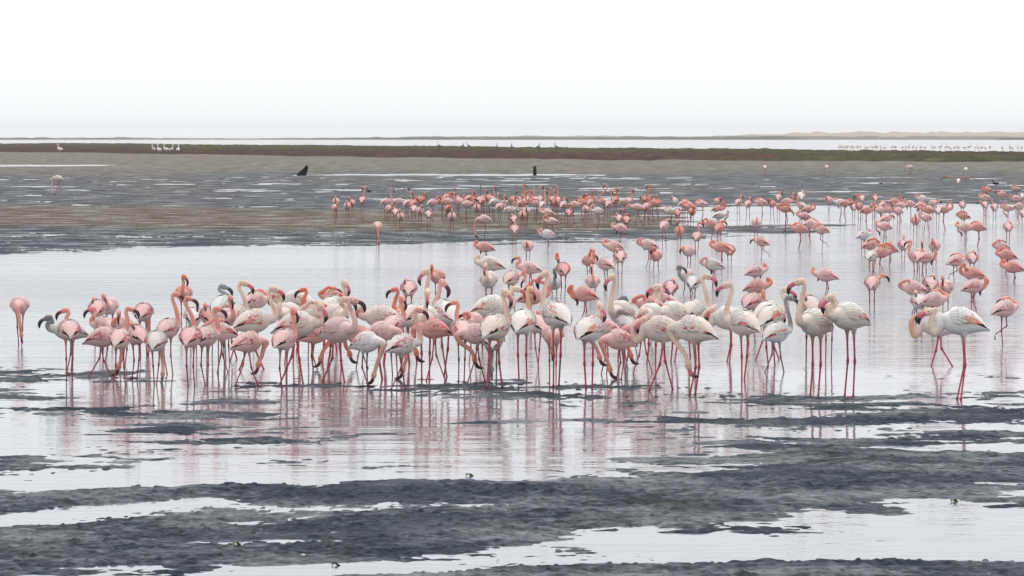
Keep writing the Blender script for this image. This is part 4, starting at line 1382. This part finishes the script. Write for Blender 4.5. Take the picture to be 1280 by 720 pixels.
# ------------------------------------------------------------------ post, stump, resting dark birds, floating leaves
def post():
    x, y, _ = ground(668.5, 219)
    B = Buf(); k = np.array([0.020, 0.020, 0.019])
    path = [(0, 0, -0.3), (0, 0, 0.0), (0.005, 0, 0.25), (0, 0.0, 0.45), (-0.005, 0, 0.58), (0, 0, 0.66), (0, 0, 0.68)]
    v, q, c, t = loft(path, [0.14, 0.135, 0.125, 0.12, 0.11, 0.09, 0.05], [0.14, 0.13, 0.125, 0.115, 0.11, 0.09, 0.05], [k] * 4 + [np.array([0.03, 0.05, 0.04])] * 3, 12)
    B.add(v, q, c, t=t)
    o = link('wooden_post', B.build('wooden_post', (M_MISC,)), None, (x, y, 0))
    tag(o, 'short dark wooden post with greenish top on the far flats', 'post')
post()
def stump():
    x, y, _ = ground(378.5, 219.5)
    B = Buf(); k = np.array([0.016, 0.016, 0.017])
    # leaning fin of driftwood: foot spread to one side, peak over the other
    path = [(-0.05, 0, -0.15), (-0.05, 0, 0.03), (0.02, 0, 0.16), (0.12, 0.01, 0.32), (0.21, 0.0, 0.48), (0.28, 0, 0.62), (0.33, 0, 0.74)]
    v, q, c, t = loft(path, [0.20, 0.19, 0.16, 0.13, 0.11, 0.08, 0.02], [0.40, 0.38, 0.27, 0.20, 0.16, 0.12, 0.03], [k] * 7, 12)
    B.add(v, q, c, t=t)
    v, q, c, t = loft([(-0.42, 0.02, -0.05), (-0.30, 0.02, 0.06), (-0.12, 0, 0.10), (0.1, 0, 0.08)], [0.05, 0.10, 0.13, 0.1], [0.04, 0.09, 0.12, 0.1], [k * 1.4] * 4, 10)
    B.add(v, q, c, t=t)
    o = link('driftwood_stump', B.build('driftwood_stump', (M_MISC,)), None, (x, y, 0))
    tag(o, 'black leaning driftwood stump rising to a point on the far flats', 'stump')
stump()
def duck(px, py, yaw, sc, lb):
    x, y, _ = ground(px, py)
    B = Buf(); k = np.array([0.02, 0.02, 0.022])
    path = [(-0.30, 0, 0.12), (-0.2, 0, 0.10), (-0.02, 0, 0.10), (0.12, 0, 0.12), (0.17, 0, 0.20), (0.17, 0, 0.28), (0.21, 0, 0.33), (0.27, 0, 0.32), (0.33, 0, 0.30)]
    r = [0.015, 0.06, 0.10, 0.07, 0.04, 0.03, 0.04, 0.02, 0.004]
    v, q, c, t = loft(path, r, r, [k] * 9, 10); B.add(v, q, c, t=t)
    o = link('cormorant', B.build('cormorant', (M_PLUME,)), None, (x, y, max(bed_at(x, y), 0)), math.radians(yaw))
    o.scale = (sc, sc, sc)
    tag(o, lb, 'cormorant')
duck(1244, 231, 160, 0.75, 'black cormorant sitting on the far flats near the flying flamingo')
duck(1101, 231, 20, 0.5, 'small dark bird crouching on the wet flats behind the back pool')
duck(461, 240.5, 200, 0.5, 'small dark bird crouching on grey mud beside an upright flamingo')

def leaf(px, py, rz, sc, col, lb):
    x, y, _ = ground(px, py)
    z = max(bed_at(x, y), 0.0)
    B = Buf()
    P = []; C = []
    n = 7
    for i in range(n):
        t = i / (n - 1)
        w = 0.035 * math.sin(math.pi * min(t * 0.96 + 0.02, 1)) ** 0.7
        for e in (-1, 0, 1):
            P.append(((t - 0.5) * 0.13, e * w, 0.006 + 0.018 * math.sin(t * 5 + e) + (0.012 if e else 0)))
            C.append(np.array(col) * (1.1 if e == 0 else 0.9))
    P2 = [(p[0], p[1], p[2] - 0.004) for p in P]
    Q1 = [(i * 3 + e, i * 3 + e + 1, i * 3 + e + 4, i * 3 + e + 3) for i in range(n - 1) for e in range(2)]
    Q2 = [tuple(21 + k for k in q[::-1]) for q in Q1]
    B.add(P + P2, Q1 + Q2, np.array(C + C))
    o = link('leaf', B.build('leaf', (M_MISC,)), None, (x, y, z), rz)
    o.scale = (sc * 0.6, sc * 0.6, sc * 0.8)
    tag(o, lb, 'leaf')
GR = (0.16, 0.26, 0.02)
leaf(1193, 627, 0.3, 0.75, GR, 'bright green leaf floating on the white water beyond the mud bar')
leaf(587, 595, 0.1, 0.8, (0.10, 0.2, 0.02), 'green leaf in the pale water in front of the main flock')
leaf(296, 687, 0.2, 0.7, (0.17, 0.2, 0.02), 'yellow-green leaf stuck on the dark mud bar')
leaf(420, 707, 0.0, 0.7, (0.13, 0.13, 0.03), 'olive leaf at the near edge of the dark mud bar')
